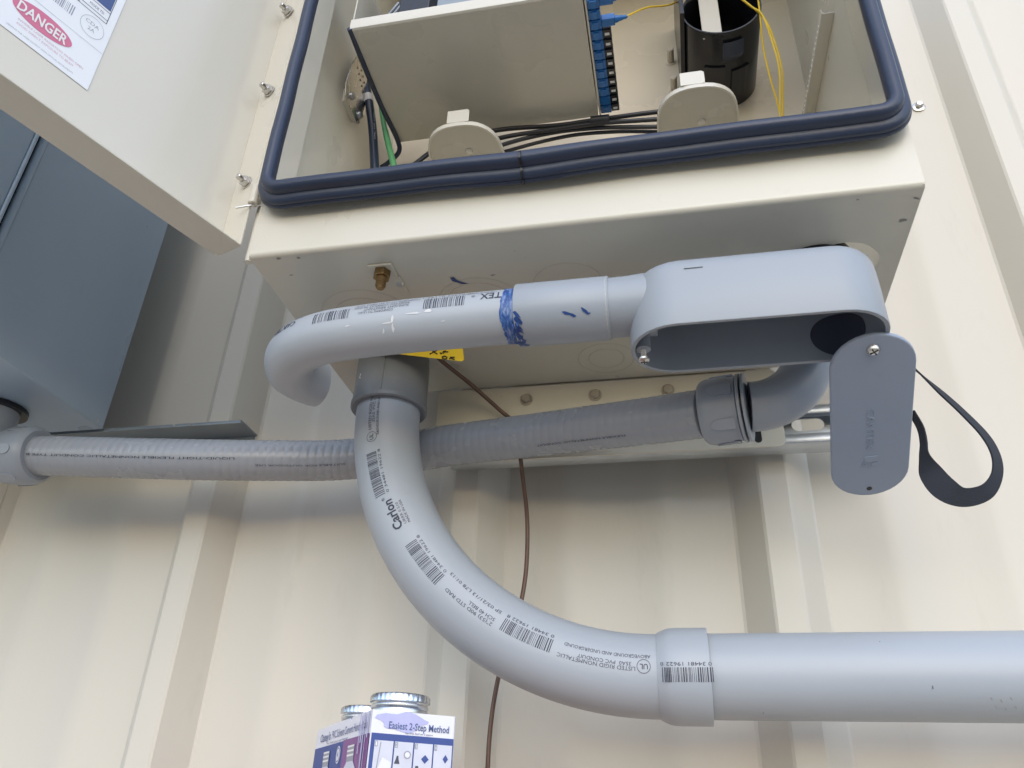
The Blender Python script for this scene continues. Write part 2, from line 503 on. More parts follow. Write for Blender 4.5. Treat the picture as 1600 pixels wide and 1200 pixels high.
def dp(s, off, z): return H + D * s - N * off + Vector((0, 0, z))


door = bpy.data.objects.new('door', None); COL.objects.link(door); door.parent = cab
door['label'] = 'tray shaped door swung wide open, stickers on its inside'
DZ0, DZ1, DL = .4200, 1.045, .50
mb = MB()
loops = []
r = .006
mb.loft([[dp(.001, TD, DZ0 + .001), dp(DL, TD, DZ0 + .001), dp(DL, TD, DZ1), dp(.001, TD, DZ1)],
         [dp(.001, TD + .0016, DZ0 + .001), dp(DL, TD + .0016, DZ0 + .001), dp(DL, TD + .0016, DZ1), dp(.001, TD + .0016, DZ1)]])
mb.build('door_sheet', M['cream_in'], door, smooth=0)
# bottom flange with one rounded corner by the hinge
mb = MB()
poly = [(.0, .0), (DL, 0), (DL, TD), (.007, TD), (.003, TD - .0012), (.0008, TD - .0040), (0, TD - .008)]
mb.prism([dp(s, o, DZ0) for s, o in poly], (0, 0, .0016)); mb.build('bottom_flange', M['cream'], door, bevel=.0007)
mb = MB(); mb.prism([dp(s, o, DZ1) for s, o in poly], (0, 0, .0016)); mb.build('top_flange', M['cream'], door, bevel=.0005)
mb = MB(); mb.prism([dp(0, 0, DZ0 + .0016), dp(.0016, 0, DZ0 + .0016), dp(.0016, TD, DZ0 + .0016), dp(0, TD, DZ0 + .0016)], (0, 0, DZ1 - DZ0 - .002))
hf = mb.build('hinge_flange', M['cream'], door, bevel=.0004)
mb = MB(); mb.prism([dp(DL, 0, DZ0), dp(DL + .0016, 0, DZ0), dp(DL + .0016, TD, DZ0), dp(DL, TD, DZ0)], (0, 0, DZ1 - DZ0)); mb.build('latch_flange', M['cream'], door)
# studs with nuts along the hinge flange
for px, py in ((450, 18), (420, 142), (385, 285)):
    c = at(px, py, .466); ax = (D + Vector((0, 0, 0)))
    mb = MB(); mb.lathe(c - D * .001, D, [(0, .0063), (.0012, .0063)], 20); wz = mb.build('washer', M['steel'], door)
    mb = MB(); mb.lathe(c + D * .0002, D, [(0, .0053), (.0042, .0053)], 6); nu = mb.build('nut', M['steel'], door, smooth=0, bevel=.0005)
    mb = MB(); mb.lathe(c, D, [(0, .0028), (.0092, .0028), (.010, .0022)], 14); mb.build('stud', M['steel'], door)
c = at(395, 318, .462)
mb = MB(); mb.lathe(c + Vector((0, 0, -.001)), (0, 0, 1), [(0, .0036), (.0005, .0042), (.02, .0042)], 20); hk = mb.build('hinge_knuckle', M['cream'], cab)
mb = MB(); mb.lathe(c + Vector((0, 0, -.0022)), (0, 0, 1), [(0, .0018), (.003, .0018)], 12); mb.build('hinge_pin', M['steel'], hk)
mb = MB(); mb.tube(smooth_path([c + Vector((0, 0, -.002)), c + Vector((-.004, -.002, -.004)), c + Vector((-.013, -.003, -.0055))]), .0009, 8); mb.build('pin_wire', M['steel'], hk)
mb = MB(); mb.tube([c + Vector((.001, .003, .004)), c + Vector((.001, .003, .6))], .004, 16); mb.build('hinge_rod', M['cream'], cab)
mb = MB(); mb.tube([(X0 - .0035, .4735, .41), (X0 - .0035, .4735, .469)], .0032, 12); mb.build('hinge_leaf', M['cream'], cab)


# stickers on the door's inside; su runs away from hinge, text reads towards the hinge
def door_map(s0, z0, slope=0.0, lift=.0007):
    def f(u, v, e): return dp(s0 - u, TD - lift - e, z0 + v + slope * u)
    return f


mb = MB(); mb.prism([dp(.1405, TD - .0004, .4822), dp(.30, TD - .0004, .4822), dp(.30, TD - .0004, .66), dp(.1405, TD - .0004, .66)], N * .0002)
mb.build('warning_label', M['sticker'], door, smooth=0)
f = door_map(0, 0)


def drect(s0, s1, z0, z1, name, m_, lift=.0008):
    mb = MB(); mb.add([dp(s0, TD - lift, z0), dp(s1, TD - lift, z0), dp(s1, TD - lift, z1), dp(s0, TD - lift, z1)], [(0, 1, 2, 3)])
    return mb.build(name, m_, door, smooth=0)


mb = MB(); mb.add([dp(.1845 + .0225 * cos(a), TD - .0008, .5090 + .0092 * sin(a)) for a in [2 * pi * k / 48 for k in range(48)]], [tuple(range(48))])
mb.build('red_oval', M['pink'], door, smooth=0)
write(door_map(.2030, .5047, lift=.0011), 'DANGER', .037, .0088, 'danger_lettering', M['white'], door, bold=.02)
write(door_map(.1990, .4962), 'INVISIBLE LASER RADIATION WHEN OPEN', .0500, .0020, 'warning_text', M['pink_text'], door)
write(door_map(.1990, .4922), 'AVOID DIRECT EXPOSURE TO BEAM', .0430, .0020, 'warning_text', M['pink_text'], door)
write(door_map(.2040, .4862), 'VIEWING THE LASER OUTPUT WITH OPTICAL INSTRUMENTS', .0500, .0014, 'warning_text', M['grey_ink'], door)
drect(.1408, .30, .5225, .52275, 'divider_line', M['grey_ink'])
for r_ in (.0098,):
    mb = MB(); cc = dp(.1548, TD - .0009, .5398)
    mb.loft([[dp(.1548 + (r_ + w) * cos(a) * .95, TD - .0009, .5390 + (r_ + w) * sin(a)) for a in [2 * pi * k / 40 for k in range(40)]] for w in (0, .0003)], False, False)
    mb.build('stamp_ring', M['grey_ink'], door, smooth=0)
write(door_map(.1608, .5405), 'CDA', .011, .0035, 'stamp_text', M['grey_ink'], door)
write(door_map(.1575, .5347), '2A', .0055, .0035, 'stamp_text', M['grey_ink'], door)
barcode(door_map(.1985, .5345), .029, .010, 'barcode', M['grey_ink'], door, seed=3, n=22)
for (a, b, z) in ((.1465, .30, .5520), (.1465, .172, .5555), (.1465, .30, .5640)):
    drect(a, b, z, z + .0005, 'table_line', M['ink_soft'])
drect(.1465, .1470, .5525, .60, 'table_line', M['ink_soft'])
drect(.1700, .1706, .5525, .5600, 'table_line', M['ink_soft'])
write(door_map(.1630, .5585), 'MODE TD', .012, .0026, 'table_text', M['ink_soft'], door)
drect(.1475, .172, .5665, .64, 'blue_panel', M['blue_ink'])
for a in range(6):                                  # rays of the laser warning triangle at the left
    ang = radians(150 - a * 28); c0 = (.2230, .4985)
    mb = MB(); p = [(c0[0] + .004 * cos(ang), c0[1] + .004 * sin(ang)), (c0[0] + .012 * cos(ang), c0[1] + .012 * sin(ang))]
    nx, nz_ = -sin(ang) * .0003, cos(ang) * .0003
    mb.add([dp(p[0][0] - nx, TD - .0008, p[0][1] - nz_), dp(p[1][0] - nx, TD - .0008, p[1][1] - nz_), dp(p[1][0] + nx, TD - .0008, p[1][1] + nz_), dp(p[0][0] + nx, TD - .0008, p[0][1] + nz_)], [(0, 1, 2, 3)])
    mb.build('laser_ray_mark', M['grey_ink'], door, smooth=0)

# ================================================================== INSIDE THE CABINET
tray = thing('fibre_tray', 'beige metal fibre patch tray seen from below inside the cabinet', 'patch panel')
TX0, TX1, TY0, TY1, TZ = -.286, -.0530, .4750, .700, .70
mb = MB(); mb.box((TX0, TY0 + .003, TZ), (TX1, .628, TZ + .0015)); mb.build('underside', M['beige'], tray, bevel=.0004)
mb = MB(); mb.loft([rl for rl in [[(x, y, z) for y, z in [(TY0 + .003, TZ), (TY0 + .0008, TZ + .0008), (TY0, TZ + .003), (TY0, TZ + .0135), (TY0 + .0014, TZ + .0135), (TY0 + .0016, TZ + .0038), (TY0 + .004, TZ + .0016)]] for x in (TX0, TX1)]])
mb.build('front_lip', M['cream_in'], tray, smooth=50)
mb = MB(); mb.box((TX1 - .0015, TY0 + .003, TZ + .0002), (TX1, .628, TZ + .12)); mb.build('side_wall', M['beige'], tray)
mb = MB(); mb.box((TX1 + .0012, TY0 + .006, TZ + .001), (TX1 + .003, .630, TZ + .12)); mb.build('adapter_bulkhead', M['cream_in'], tray)
mb = MB(); mb.box((TX0, TY0 + .003, TZ + .0002), (TX0 + .0015, .628, TZ + .10)); mb.build('side_wall', M['beige'], tray)
# black trim along the left edge
mb = MB(); mb.tube(smooth_path([(TX0 - .0005, TY0 + .001, TZ + .0015), (TX0 - .001, .52, TZ - .0004), (TX0 - .001, .575, TZ - .0006), (TX0 + .0015, .618, TZ - .002), (TX0 + .001, .632, TZ - .010), (TX0 - .012, .637, TZ - .020), (TX0 - .022, .64, TZ - .024)]), .0028, 12)
mb.build('edge_trim', M['rubber'], tray)
# dark gear sitting on top of the tray
gear = thing('black_splice_modules', 'black module latches just above the tray lip at the top edge', 'module')
mb = MB(); mb.box((-.262, .520, .722), (-.150, .62, .80)); mb.build('module_case', M['black'], gear, bevel=.001)
mb = MB(); mb.box((-.238, .4785, .716), (-.206, .519, .80)); mb.build('module_case', M['black'], gear, bevel=.001)
for k in range(3):
    mb = MB(); mb.tube([(-.268 + k * .006, .486, .715), (-.263 + k * .006, .50, .74), (-.255 + k * .006, .51, .78)], .0022, 10); mb.build('latch_rod', M['zinc'], gear)
mb = MB(); mb.box((-.198, .479, .716), (-.13, .484, .732)); mb.build('latch_bar', M['zinc_dark'], gear, bevel=.0006)

# adapters in a row up the tray's right side (pairs recede into the cabinet)
ad = None
na = 12
for i in range(na):
    y = .4875 + i * .0118
    if ad is None:
        mb = MB(); mb.box((0, 0, 0), (.0115, .0100, .011)); mb.box((.0022, .0012, -.0013), (.009, .0088, 0)); A1 = mb
        mb.box((.003, -.0012, .001), (.008, 0, .010))
        ad = mb.build('fibre_adapter', M['adapter'], tray, smooth=0, bevel=.0004); ad.location = (TX1 + .0032, y, TZ + .003)
        mb = MB(); mb.box((.0002, .0101, .0018), (.0112, .0117, .011)); gp = mb.build('adapter_gap', M['navy'], tray, smooth=0); gp.location = ad.location
        mb = MB(); mb.box((0, .0006, 0), (.0085, .0096, .0095)); bc = mb.build('black_dust_cap', M['black'], tray, smooth=0, bevel=.0004)
        bc.location = ad.location + Vector((.0117, 0, .001))
        mb = MB(); mb.box((.002, .004, -.0006), (.0065, .0066, 0)); wc = mb.build('white_key', M['white'], tray, smooth=0); wc.location = bc.location
        bc0, wc0, gp0 = bc, wc, gp
    else:
        p = Vector((TX1 + .0032 , y, TZ + .003))
        share(ad, p, tray); share(gp0, p, tray)
        if i >= 3:
            share(bc0, p + Vector((.0117, 0, .001)), tray); share(wc0, p + Vector((.0117, 0, .001)), tray)
bpy.data.objects.remove(bc0); bpy.data.objects.remove(wc0)
# blue connectors with boots and the yellow cords
cords = []
for k, (i, tgt) in enumerate(((2, (1060, 0)), (0, (1010, -60)))):
    y = .4875 + i * .0118 + .005
    c = Vector((TX1 + .0150, y, TZ + .008))
    cord = thing('fibre_patch_cord', ['yellow fibre patch cord plugged in below the other blue connector', 'yellow fibre patch cord plugged into the topmost blue connector in view'][k], 'fibre cord', 'yellow fibre patch cords')
    mb = MB(); mb.box((c.x, y - .0042, c.z - .004), (c.x + .013, y + .0042, c.z + .0045)); mb.build('connector', M['adapter'], cord, bevel=.0006)
    mb = MB(); mb.lathe(c + Vector((.013, 0, 0)), (1, 0, .12), [(0, .0036)] + [(.002 * j + .0008 * (j % 2), .0034 - .00035 * j + (.0003 if j % 2 else 0)) for j in range(1, 6)] + [(.0125, .0012)], 14)
    mb.build('boot', M['adapter'], cord)
    e = c + Vector((.024, 0, .0015))
    mid = at(1010, 12, .57) if k == 0 else at(1010, -40, .57)
    fin = at(tgt[0], tgt[1], .62); 
    mb = MB(); mb.tube(smooth_path([e, mid, fin, fin + Vector((.03, .02, .10))], 10), .0010, 8); mb.build('cord_jacket', M['yellow'], cord)
# cords looping down by the spool
loopsY = [[(1130, -25, .60), (1170, 8, .598), (1190, 22, .596), (1205, 60, .60), (1217, 105, .61), (1219, 150, .625), (1219, 190, .64), (1219, 240, .66)],
          [(1175, -60, .60), (1184, -5, .60), (1188, 28, .60), (1192, 70, .615), (1203, 120, .63), (1216, 165, .645), (1222, 200, .66), (1226, 240, .68)],
          [(1120, -30, .596), (1165, 3, .596), (1195, 30, .60), (1212, 70, .61), (1222, 110, .62), (1223, 150, .635), (1224, 190, .65), (1232, 235, .67)]]
labs = ['yellow fibre cord hanging straightest beside the black spool', 'yellow fibre cord curving in closest to the black spool', 'yellow fibre cord bowing out farthest right of the spool']
for pts, lb in zip(loopsY, labs):
    mb = MB(); mb.tube(smooth_path([at(*p) for p in pts], 10), .0010, 8)
    tag(mb.build('yellow_fibre_cord', M['yellow'], None), lb, 'fibre cord', 'yellow fibre cords by the spool')

# spool bolted to the back panel
sp = thing('cable_spool', 'black round slack spool bolted to the cabinet back panel', 'spool')
SC = (.0885, .8135); r = .0435
mb = MB(); L = []
for (rr, y) in ((r, .7055), (r, .600), (r - .0005, .5985), (r - .0022, .5985), (r - .0028, .600), (r - .0028, .7055)):
    L.append([(SC[0] + rr * cos(2 * pi * k / 56), y, SC[1] + rr * sin(2 * pi * k / 56)) for k in range(56)])
mb.loft(L, False, False); mb.build('drum', M['black'], sp, smooth=50)
def on_drum(a, y, rr): a = radians(a); return Vector((SC[0] + rr * sin(a), y, SC[1] - rr * cos(a)))
mb = MB(); mb.loft([[on_drum(a, y, rr) for (y, rr) in ((.617, r), (.609, r + .0035), (.628, r + .0035), (.636, r))] for a in (-2, 8, 18, 27)]); mb.build('clip_tab', M['rubber'], sp, smooth=0)
mb = MB(); mb.loft([[on_drum(a, y, rr) for (y, rr) in ((.642, r), (.642, r + .0028), (.662, r + .0028), (.662, r))] for a in (-28, -18, -8, 2)]); mb.build('slot_ridge', M['black'], sp, smooth=0)
mb = MB(); mb.loft([[on_drum(a, y, rr) for (y, rr) in ((.65, r), (.65, r + .0028), (.685, r + .0028), (.685, r))] for a in (12, 22, 32, 40)]); mb.build('slot_ridge', M['black'], sp, smooth=0)
mb = MB(); mb.box((.0425, .585, .795), (.0475, .705, .93)); mb.build('side_post', M['black'], sp, bevel=.0005)
mb = MB(); mb.box((.066, .606, .775), (.087, .6075, .90)); mb.build('spool_tongue', M['beige'], sp, bevel=.0004)
for px, py in ((1048, 97), (1053, 141)):
    c = at(px, py, .706)
    mb = MB(); mb.lathe(c, (0, -1, 0), [(0, .0066), (.0012, .0066), (.0014, .0042), (.0195, .0040), (.0205, .0032)], 20)
    st = mb.build('weld_stud', M['cream_tan'], cab)
# two D-shaped cable guides
for k, (xa, xb, lb) in enumerate(((-.2285, -.1525, 'left cream D shaped cable guide, below the beige tray'), (.0105, .0865, 'right cream D shaped cable guide, below the black spool'))):
    gd = thing('cable_guide', lb, 'cable guide', 'D shaped cable guides on the cabinet back')
    gz = .629; yf = .5525 if k == 0 else .545
    cx = (xa + xb) / 2; hw = (xb - xa) / 2
    def dloop(off, z, cx=cx, hw=hw, yf=yf):
        o = [(cx - hw - off, .7055, z)]
        for q in range(21):
            a = pi * q / 20; ex = .8
            sx = -cos(a); sy = sin(a)
            px = math.copysign(abs(sx) ** ex, sx); py = abs(sy) ** ex
            o.append((cx + px * (hw + off), yf + .045 - py * (.045 + off), z))
        o.append((cx + hw + off, .7055, z)); return o
    mb = MB(); mb.loft([dloop(0, gz), dloop(0, gz + .0012)]); mb.build('guide_plate', M['beige'], gd)
    mb = MB(); L = [dloop(0, gz - .0016), dloop(.0018, gz - .0016), dloop(.0018, gz + .0035), dloop(0, gz + .0035)]
    mb.loft(L + [L[0]], False, False); mb.build('rolled_rim', M['cream_in'], gd, smooth=50)
    tx = cx + (.001 if k == 0 else -.004)
    mb = MB(); mb.prism([(tx - .0115, yf - .002, gz + .003), (tx + .0115, yf - .002, gz + .003), (tx + .0115, yf - .002, gz + .0185), (tx + .009, yf - .002, gz + .0205), (tx - .0115, yf - .002, gz + .0205)], (0, .0014, 0))
    mb.build('tab', M['cream_in'], gd, bevel=.0003)
    mb = MB(); mb.lathe((cx + .004, .588, gz + .0004), (0, 0, -1), [(0, .0042), (.0022, .0038), (.003, .0022)], 18); mb.build('rivet', M['cream_in'], gd)
# black cables running across the bottom
cabs = [([(640, 262, .60), (700, 222, .61), (780, 203, .62), (870, 196, .625), (935, 187, .625), (1035, 174, .625), (1120, 168, .64)], .0026, 'upper of the black cables across the cabinet bottom, tied to its neighbours', 'cable'),
        ([(640, 275, .60), (700, 240, .615), (780, 216, .62), (860, 203, .622), (935, 193, .622), (1035, 186, .625), (1120, 182, .64)], .0025, 'middle one of the black cables across the cabinet bottom', 'cable'),
        ([(700, 262, .61), (780, 228, .62), (860, 208, .628), (935, 200, .628), (1035, 198, .63), (1120, 196, .65)], .0024, 'lower black cable sagging nearest the gasket across the cabinet bottom', 'cable'),
        ([(690, 275, .62), (780, 240, .63), (880, 214, .635), (960, 206, .635), (1040, 206, .64), (1120, 206, .66)], .0021, 'thinnest and lowest black cable, just over the gasket', 'cable')]
for pts, rr, lb, c_ in cabs:
    mb = MB(); mb.tube(smooth_path([at(*p) for p in pts], 10), rr, 12); tag(mb.build('black_cable', M['cable']), lb, 'cable', 'black cables across the cabinet bottom')
mb = MB(); a = at(923, 189, .6205); b = at(952, 186, .6205)
mb.tube([a, b], .0052, 16); tag(mb.build('cable_wrap', M['cable']), 'short black wrap binding the cables right of the beige tray', 'cable wrap')
# cable and green ground wire at the left wall
lc = thing('navy_cable', 'thick navy cable with pale printing hanging at the left inner wall', 'cable')
pth = smooth_path([at(571, 130, .60), at(576, 156, .60), at(582, 200, .605), at(586, 265, .61), at(588, 300, .62)], 10)
mb = MB(); mb.tube(pth, .0050, 16); mb.build('jacket', M['navy'], lc)
mb = MB(); mb.tube(pth[8:12], .0054, 16); mb.build('grey_band', M['white'], lc)
def cable_map(u, v, e):
    p = at(581 + (200 - 175) * .1, 175, .595); q = at(586, 255, .60); T = (q - p).normalized(); s_ = Vector((1, 0, 0)) - T * T.x
    return p + T * u + s_.normalized() * v + Vector((0, -.0002, 0))
write(cable_map, 'LINE-U  600V  TRAY', .042, .0018, 'cable_print', M['pvc'], lc)
mb = MB(); mb.tube(smooth_path([at(594, 165, .605), at(600, 195, .61), at(608, 230, .615), at(616, 262, .62), at(624, 300, .63)], 10), [.0020 + .0016 * min(1, i / 16) for i in range(41)], 14)
tag(mb.build('green_wire', M['green']), 'bright green ground wire between the navy cable and the beige tray', 'wire')
# flat bracket with two screws on the left inner wall
br = thing('wall_bracket', 'grey punched bracket with two screws on the left inner wall', 'bracket')
bx = X0 + .0085
BP = [(560, 85), (549, 103), (541, 130), (540, 148), (556, 190), (561, 194), (566, 186), (571, 172), (574, 120)]
def atx(px, py, X):
    d = ray(px, py); return d * (X / d.x)
poly = [atx(px, py, bx) for px, py in BP]
mb = MB(); mb.prism(poly, (-.0014, 0, 0)); bo = mb.build('bracket_plate', M['steel'], br, bevel=.0003)
for px, py in ((550, 150), (562, 180)):
    c = atx(px, py, bx); mb = MB(); mb.lathe(c, (1, 0, 0), [(0, .0042), (.0016, .0042), (.003, .003)], 16); s_ = mb.build('screw', M['zinc'], br)
for i in range(5):
    for j in range(2):
        c = atx(559 + j * 6 + i * 2.2, 106 + i * 9.5 + j * 4, bx + .0003)
        mb = MB(); mb.lathe(c, (1, 0, 0), [(0, .0013), (.0003, .0013)], 10); mb.build('punched_hole', M['cable'], br)
mb = MB(); mb.box((X0 + t, .56, .70), (bx - .0014, .59, .72)); mb.build('spacer', M['cream_in'], br)
# perforated rail on the right inner wall
rl = thing('perforated_rail', 'narrow perforated rail on the right inner wall', 'rail')
bx = X1 - .014
a = atx(1284, 22, bx); b = atx(1256, 180, bx)
dirv = (b - a); sv = Vector((0, .25, 1)).normalized() * .009
mb = MB(); mb.prism([a, b, b + dirv * .25, b + dirv * .25 + sv, a + sv], (.0014, 0, 0)); mb.build('rail_plate', M['cream_in'], rl)
mb = MB(); mb.prism([a + Vector((.0014, 0, 0)), b + dirv * .25 + Vector((.0014, 0, 0)), b + dirv * .25 + Vector((.0118, 0, 0)), a + Vector((.0118, 0, 0))], (0, 0, .0012)); mb.build('rail_foot', M['cream_in'], rl)
for i in range(17):
    c = a.lerp(b, .12 + i / 19) + sv * .45
    mb = MB(); mb.lathe(c + Vector((-.0001, 0, 0)), (-1, 0, 0), [(0, .0012), (.0002, .0012)], 8); mb.build('punched_hole', M['sticker'], rl, smooth=0)

# ================================================================== BRASS GROUND LUG UNDER THE CABINET
lug = thing('ground_stud', 'brass ground stud and nut under the cabinet, above the curved conduit', 'bolt')
c = atz(598, 421, Z0)
mb = MB(); mb.box((c.x - .0105, c.y - .0085, Z0 - .0022), (c.x + .0105, c.y + .010, Z0 - .0001)); mb.build('square_washer', M['cream'], lug, bevel=.0006)
hexnut(c + Vector((0, 0, -.0022)), (0, 0, -1), .0074, .0068, 'brass_nut', M['brass'], lug)
mb = MB(); L = [(0, .0042)]
for k in range(12): L.append((.007 + k * .0008, .0038 if k % 2 else .0044))
mb.lathe(c + Vector((0, 0, -.0022)), (0, 0, -1), L + [(.0175, .003)], 16); mb.build('threaded_stud', M['brass'], lug)
mb = MB(); mb.lathe((c.x + .008, c.y + .021, Z0 - .0001), (0, 0, -1), [(0, .0042), (.001, .0042), (.0022, .0028)], 14); mb.build('rivet', M['steel'], lug)
mb = MB(); mb.box((c.x + .004, c.y + .010, Z0 - .0014), (c.x + .0115, c.y + .034, Z0 - .0001)); mb.build('lug_tongue', M['cream'], lug, bevel=.0003)
# blue primer splash on the underside
mb = MB(); p = [atz(x, y, Z0 - .0004) for x, y in ((703, 434), (709, 433), (713, 437), (722, 441), (733, 443), (722, 444), (712, 441), (706, 439))]
mb.add(p, [tuple(range(8))]); mb.build('primer_splash', M['primer_dark'], cab, smooth=0)
# scuffs round the underside
for (x, y, w) in ((435, 404, 6), (466, 403, 5), (455, 430, 4), (700, 500, 4), (770, 430, 5), (1340, 312, 4), (1410, 345, 9), (1432, 310, 7)):
    p = [atz(x + w * .6 * cos(a) * (1 + .4 * sin(3 * a + x)) + w * .5 * sin(a) * cos(x), y + w * .28 * sin(a), Z0 - .0004) for a in [2 * pi * k / 9 for k in range(9)]]
    mb = MB(); mb.add(p, [tuple(range(9))]); mb.build('scuff', M.get('scuff') or M.setdefault('scuff', mat('grey_scuff', (.26, .25, .23), .5, var=.3, scale=400)), cab, smooth=0)

# ================================================================== STRUT BEHIND THE FLANGE (slotted channel, open to the front)
st = thing('strut_channel', 'slotted galvanised strut channel behind the cabinet flange and the hanging cover', 'strut')
sx0, sx1, sz0, sz1 = -.222, .188, .3295, .3690
ya, yb = .7115, .7335
segs = []
mb = MB()
pr = [(ya + .007, sz1 - .0095), (ya + .0005, sz1 - .0095), (ya, sz1 - .009), (ya, sz1 - .001), (ya + .001, sz1), (yb, sz1), (yb, sz1 - .002), (ya + .0025, sz1 - .002), (ya + .0022, sz1 - .0075), (ya + .007, sz1 - .0075)]
mb.loft([[(x, y, z) for y, z in pr] for x in (sx0, sx1)])
pr2 = [(y, sz0 + sz1 - z) for y, z in pr]
mb.loft([[(x, y, z) for y, z in pr2] for x in (sx0, sx1)])
mb.build('channel_sides', M['zinc'], st, smooth=50)
zc = (sz0 + sz1) / 2
bm = bmesh.new()
def lp_(pts):
    vs = [bm.verts.new(p) for p in pts]
    for a_, b_ in zip(vs, vs[1:] + vs[:1]): bm.edges.new((a_, b_))
lp_([(sx0, yb, sz0), (sx1, yb, sz0), (sx1, yb, sz1), (sx0, yb, sz1)])
for k in range(8):
    xc = .1315 - k * .0508
    pts = []
    for q in range(20):
        a_ = 2 * pi * q / 20; pts.append((xc + (.0085 if cos(a_) > 0 else -.0085) + .0066 * cos(a_), yb, zc + .0095 + .0066 * sin(a_)))
    lp_(pts)
bmesh.ops.triangle_fill(bm, use_beauty=True, use_dissolve=False, edges=bm.edges[:])
r_e = bmesh.ops.extrude_face_region(bm, geom=bm.faces[:]); bmesh.ops.translate(bm, vec=(0, .0018, 0), verts=[v for v in r_e['geom'] if isinstance(v, bmesh.types.BMVert)])
bmesh.ops.recalc_face_normals(bm, faces=bm.faces)
me = bpy.data.meshes.new('slotted_web'); bm.to_mesh(me); bm.free(); me.materials.append(M['zinc'])
o = bpy.data.objects.new('slotted_web', me); COL.objects.link(o); o.parent = st

# left strut: a plain angle under the grey box
ls = thing('steel_angle', 'dark galvanised angle under the blue grey box, above the flexible conduit', 'angle bracket')
mb = MB(); x0_, x1_ = -.86, -.4615
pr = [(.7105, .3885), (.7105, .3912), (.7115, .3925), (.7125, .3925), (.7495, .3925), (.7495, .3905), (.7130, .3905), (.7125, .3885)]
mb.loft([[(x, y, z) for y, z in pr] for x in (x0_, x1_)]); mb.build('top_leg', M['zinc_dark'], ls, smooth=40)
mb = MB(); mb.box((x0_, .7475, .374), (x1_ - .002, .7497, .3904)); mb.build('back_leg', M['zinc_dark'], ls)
for px in (272, 298):
    c = at(px, 666, .7108); mb = MB(); mb.lathe((c.x, .7104, .3905), (0, -1, 0), [(0, .0016), (.0012, .001)], 8); mb.build('weld_dot', M['steel'], ls)

# ================================================================== BLUE GREY BOX AT THE LEFT
gb = thing('blue_grey_box', 'blue grey steel box on the wall at the left, partly behind the open door', 'electrical box')
GX, GZ = -.630, .3895
mb = MB(); mb.box((-1.05, .503, GZ), (GX, .7078, 1.15)); mb.build('box_body', M['grey_box'], gb, bevel=.0022, seg=3)
mb = MB(); mb.box((-1.05, .4975, GZ + .01), (GX + .0005, .5025, 1.15)); mb.build('front_bead', M['grey_box'], gb, bevel=.0022, seg=3)
mb = MB(); mb.box((-1.045, .485, GZ + .014), (GX - .005, .4978, 1.15)); mb.build('lid_gap', M['black'], gb)
mb = MB(); mb.box((-1.055, .430, GZ - .004), (GX + .004, .4845, 1.155)); mb.build('lid', M['grey_box'], gb, bevel=.002, seg=3)
mb = MB(); mb.tube([(GX - .0005, .4990, GZ + .002), (GX - .0005, .4990, 1.15)], .0042, 14); mb.build('front_roll', M['grey_box'], gb)
mb = MB(); mb.tube([(GX + .0045, .486, GZ), (GX + .0045, .486, 1.15)], .0022, 12); mb.build('lid_edge_roll', M['grey_box'], gb)
for px, py in ((152, 657), (83, 640), (57, 253), (230, 355)):
    c = atx(px, py, GX) if py not in (640,) else atz(px, py, GZ)
    mb = MB(); mb.lathe(c, (1, 0, 0) if py != 640 else (0, 0, -1), [(0, .0011), (.0004, .0011)], 8); mb.build('paint_chip', M['steel'], gb)

# ================================================================== FLEXIBLE CONDUIT AND ITS CONNECTORS
fx = thing('flexible_conduit', 'ribbed grey flexible conduit running level behind the big grey elbow', 'conduit')
ctr = [at(40, 711, .643)] + [at(*p) for p in ((140, 714, .645), (300, 718, .655), (430, 719.5, .674), (520, 719, .687), (610, 711, .6920), (700, 696.5, .6880), (850, 678, .664), (1000, 659.5, .630), (1100, 646, .609))]
cl = resample(smooth_path(ctr, 24), .00095)
per = .0083
RF = .0203
def bumpf(i, a):
    ph = (i * .00095 / per + a / (2 * pi)) % 1
    return .00042 * (1 - abs(2 * ph - 1) ** 2.5) - .0002
mb = MB(); mb.tube(cl, RF, 36, True, bumpf)
fo = mb.build('corrugated_tube', M['flex'], fx, smooth=180)
cum = [0]
for a_, b_ in zip(cl, cl[1:]): cum.append(cum[-1] + (b_ - a_).length)
def flex_map(s0, ph0):
    def f(u, v, e):
        s_ = s0 - u; i = max(1, min(len(cl) - 2, int(s_ / .00095))); fr = s_ / .00095 - i
        T = (cl[i + 1] - cl[i - 1]).normalized(); c_ = cl[i] + T * fr * .00095
        ph = ph0 - v / RF                        # letters upside down: top points to the ground
        fw = (Vector((0, -1, 0)) - T * -T.y).normalized(); upv = -(T.cross(fw)); upv = upv if upv.z > 0 else -upv
        return c_ + (fw * cos(ph) + upv * sin(ph)) * (RF + .0005 + e)
    return f
write(flex_map(.235, -.30), 'LIQUID-TIGHT FLEXIBLE NONMETALLIC CONDUIT TYPE B', .215, .0022, 'conduit_print', M['ink'], fx)
write(flex_map(.345, -.62), 'SUITABLE FOR OUTDOOR USE', .09, .0018, 'conduit_print', M['ink_soft'], fx)
write(flex_map(.640, -.95), 'FLEXIBLE NONMETALLIC CONDUIT', .09, .0018, 'conduit_print', M['ink'], fx)


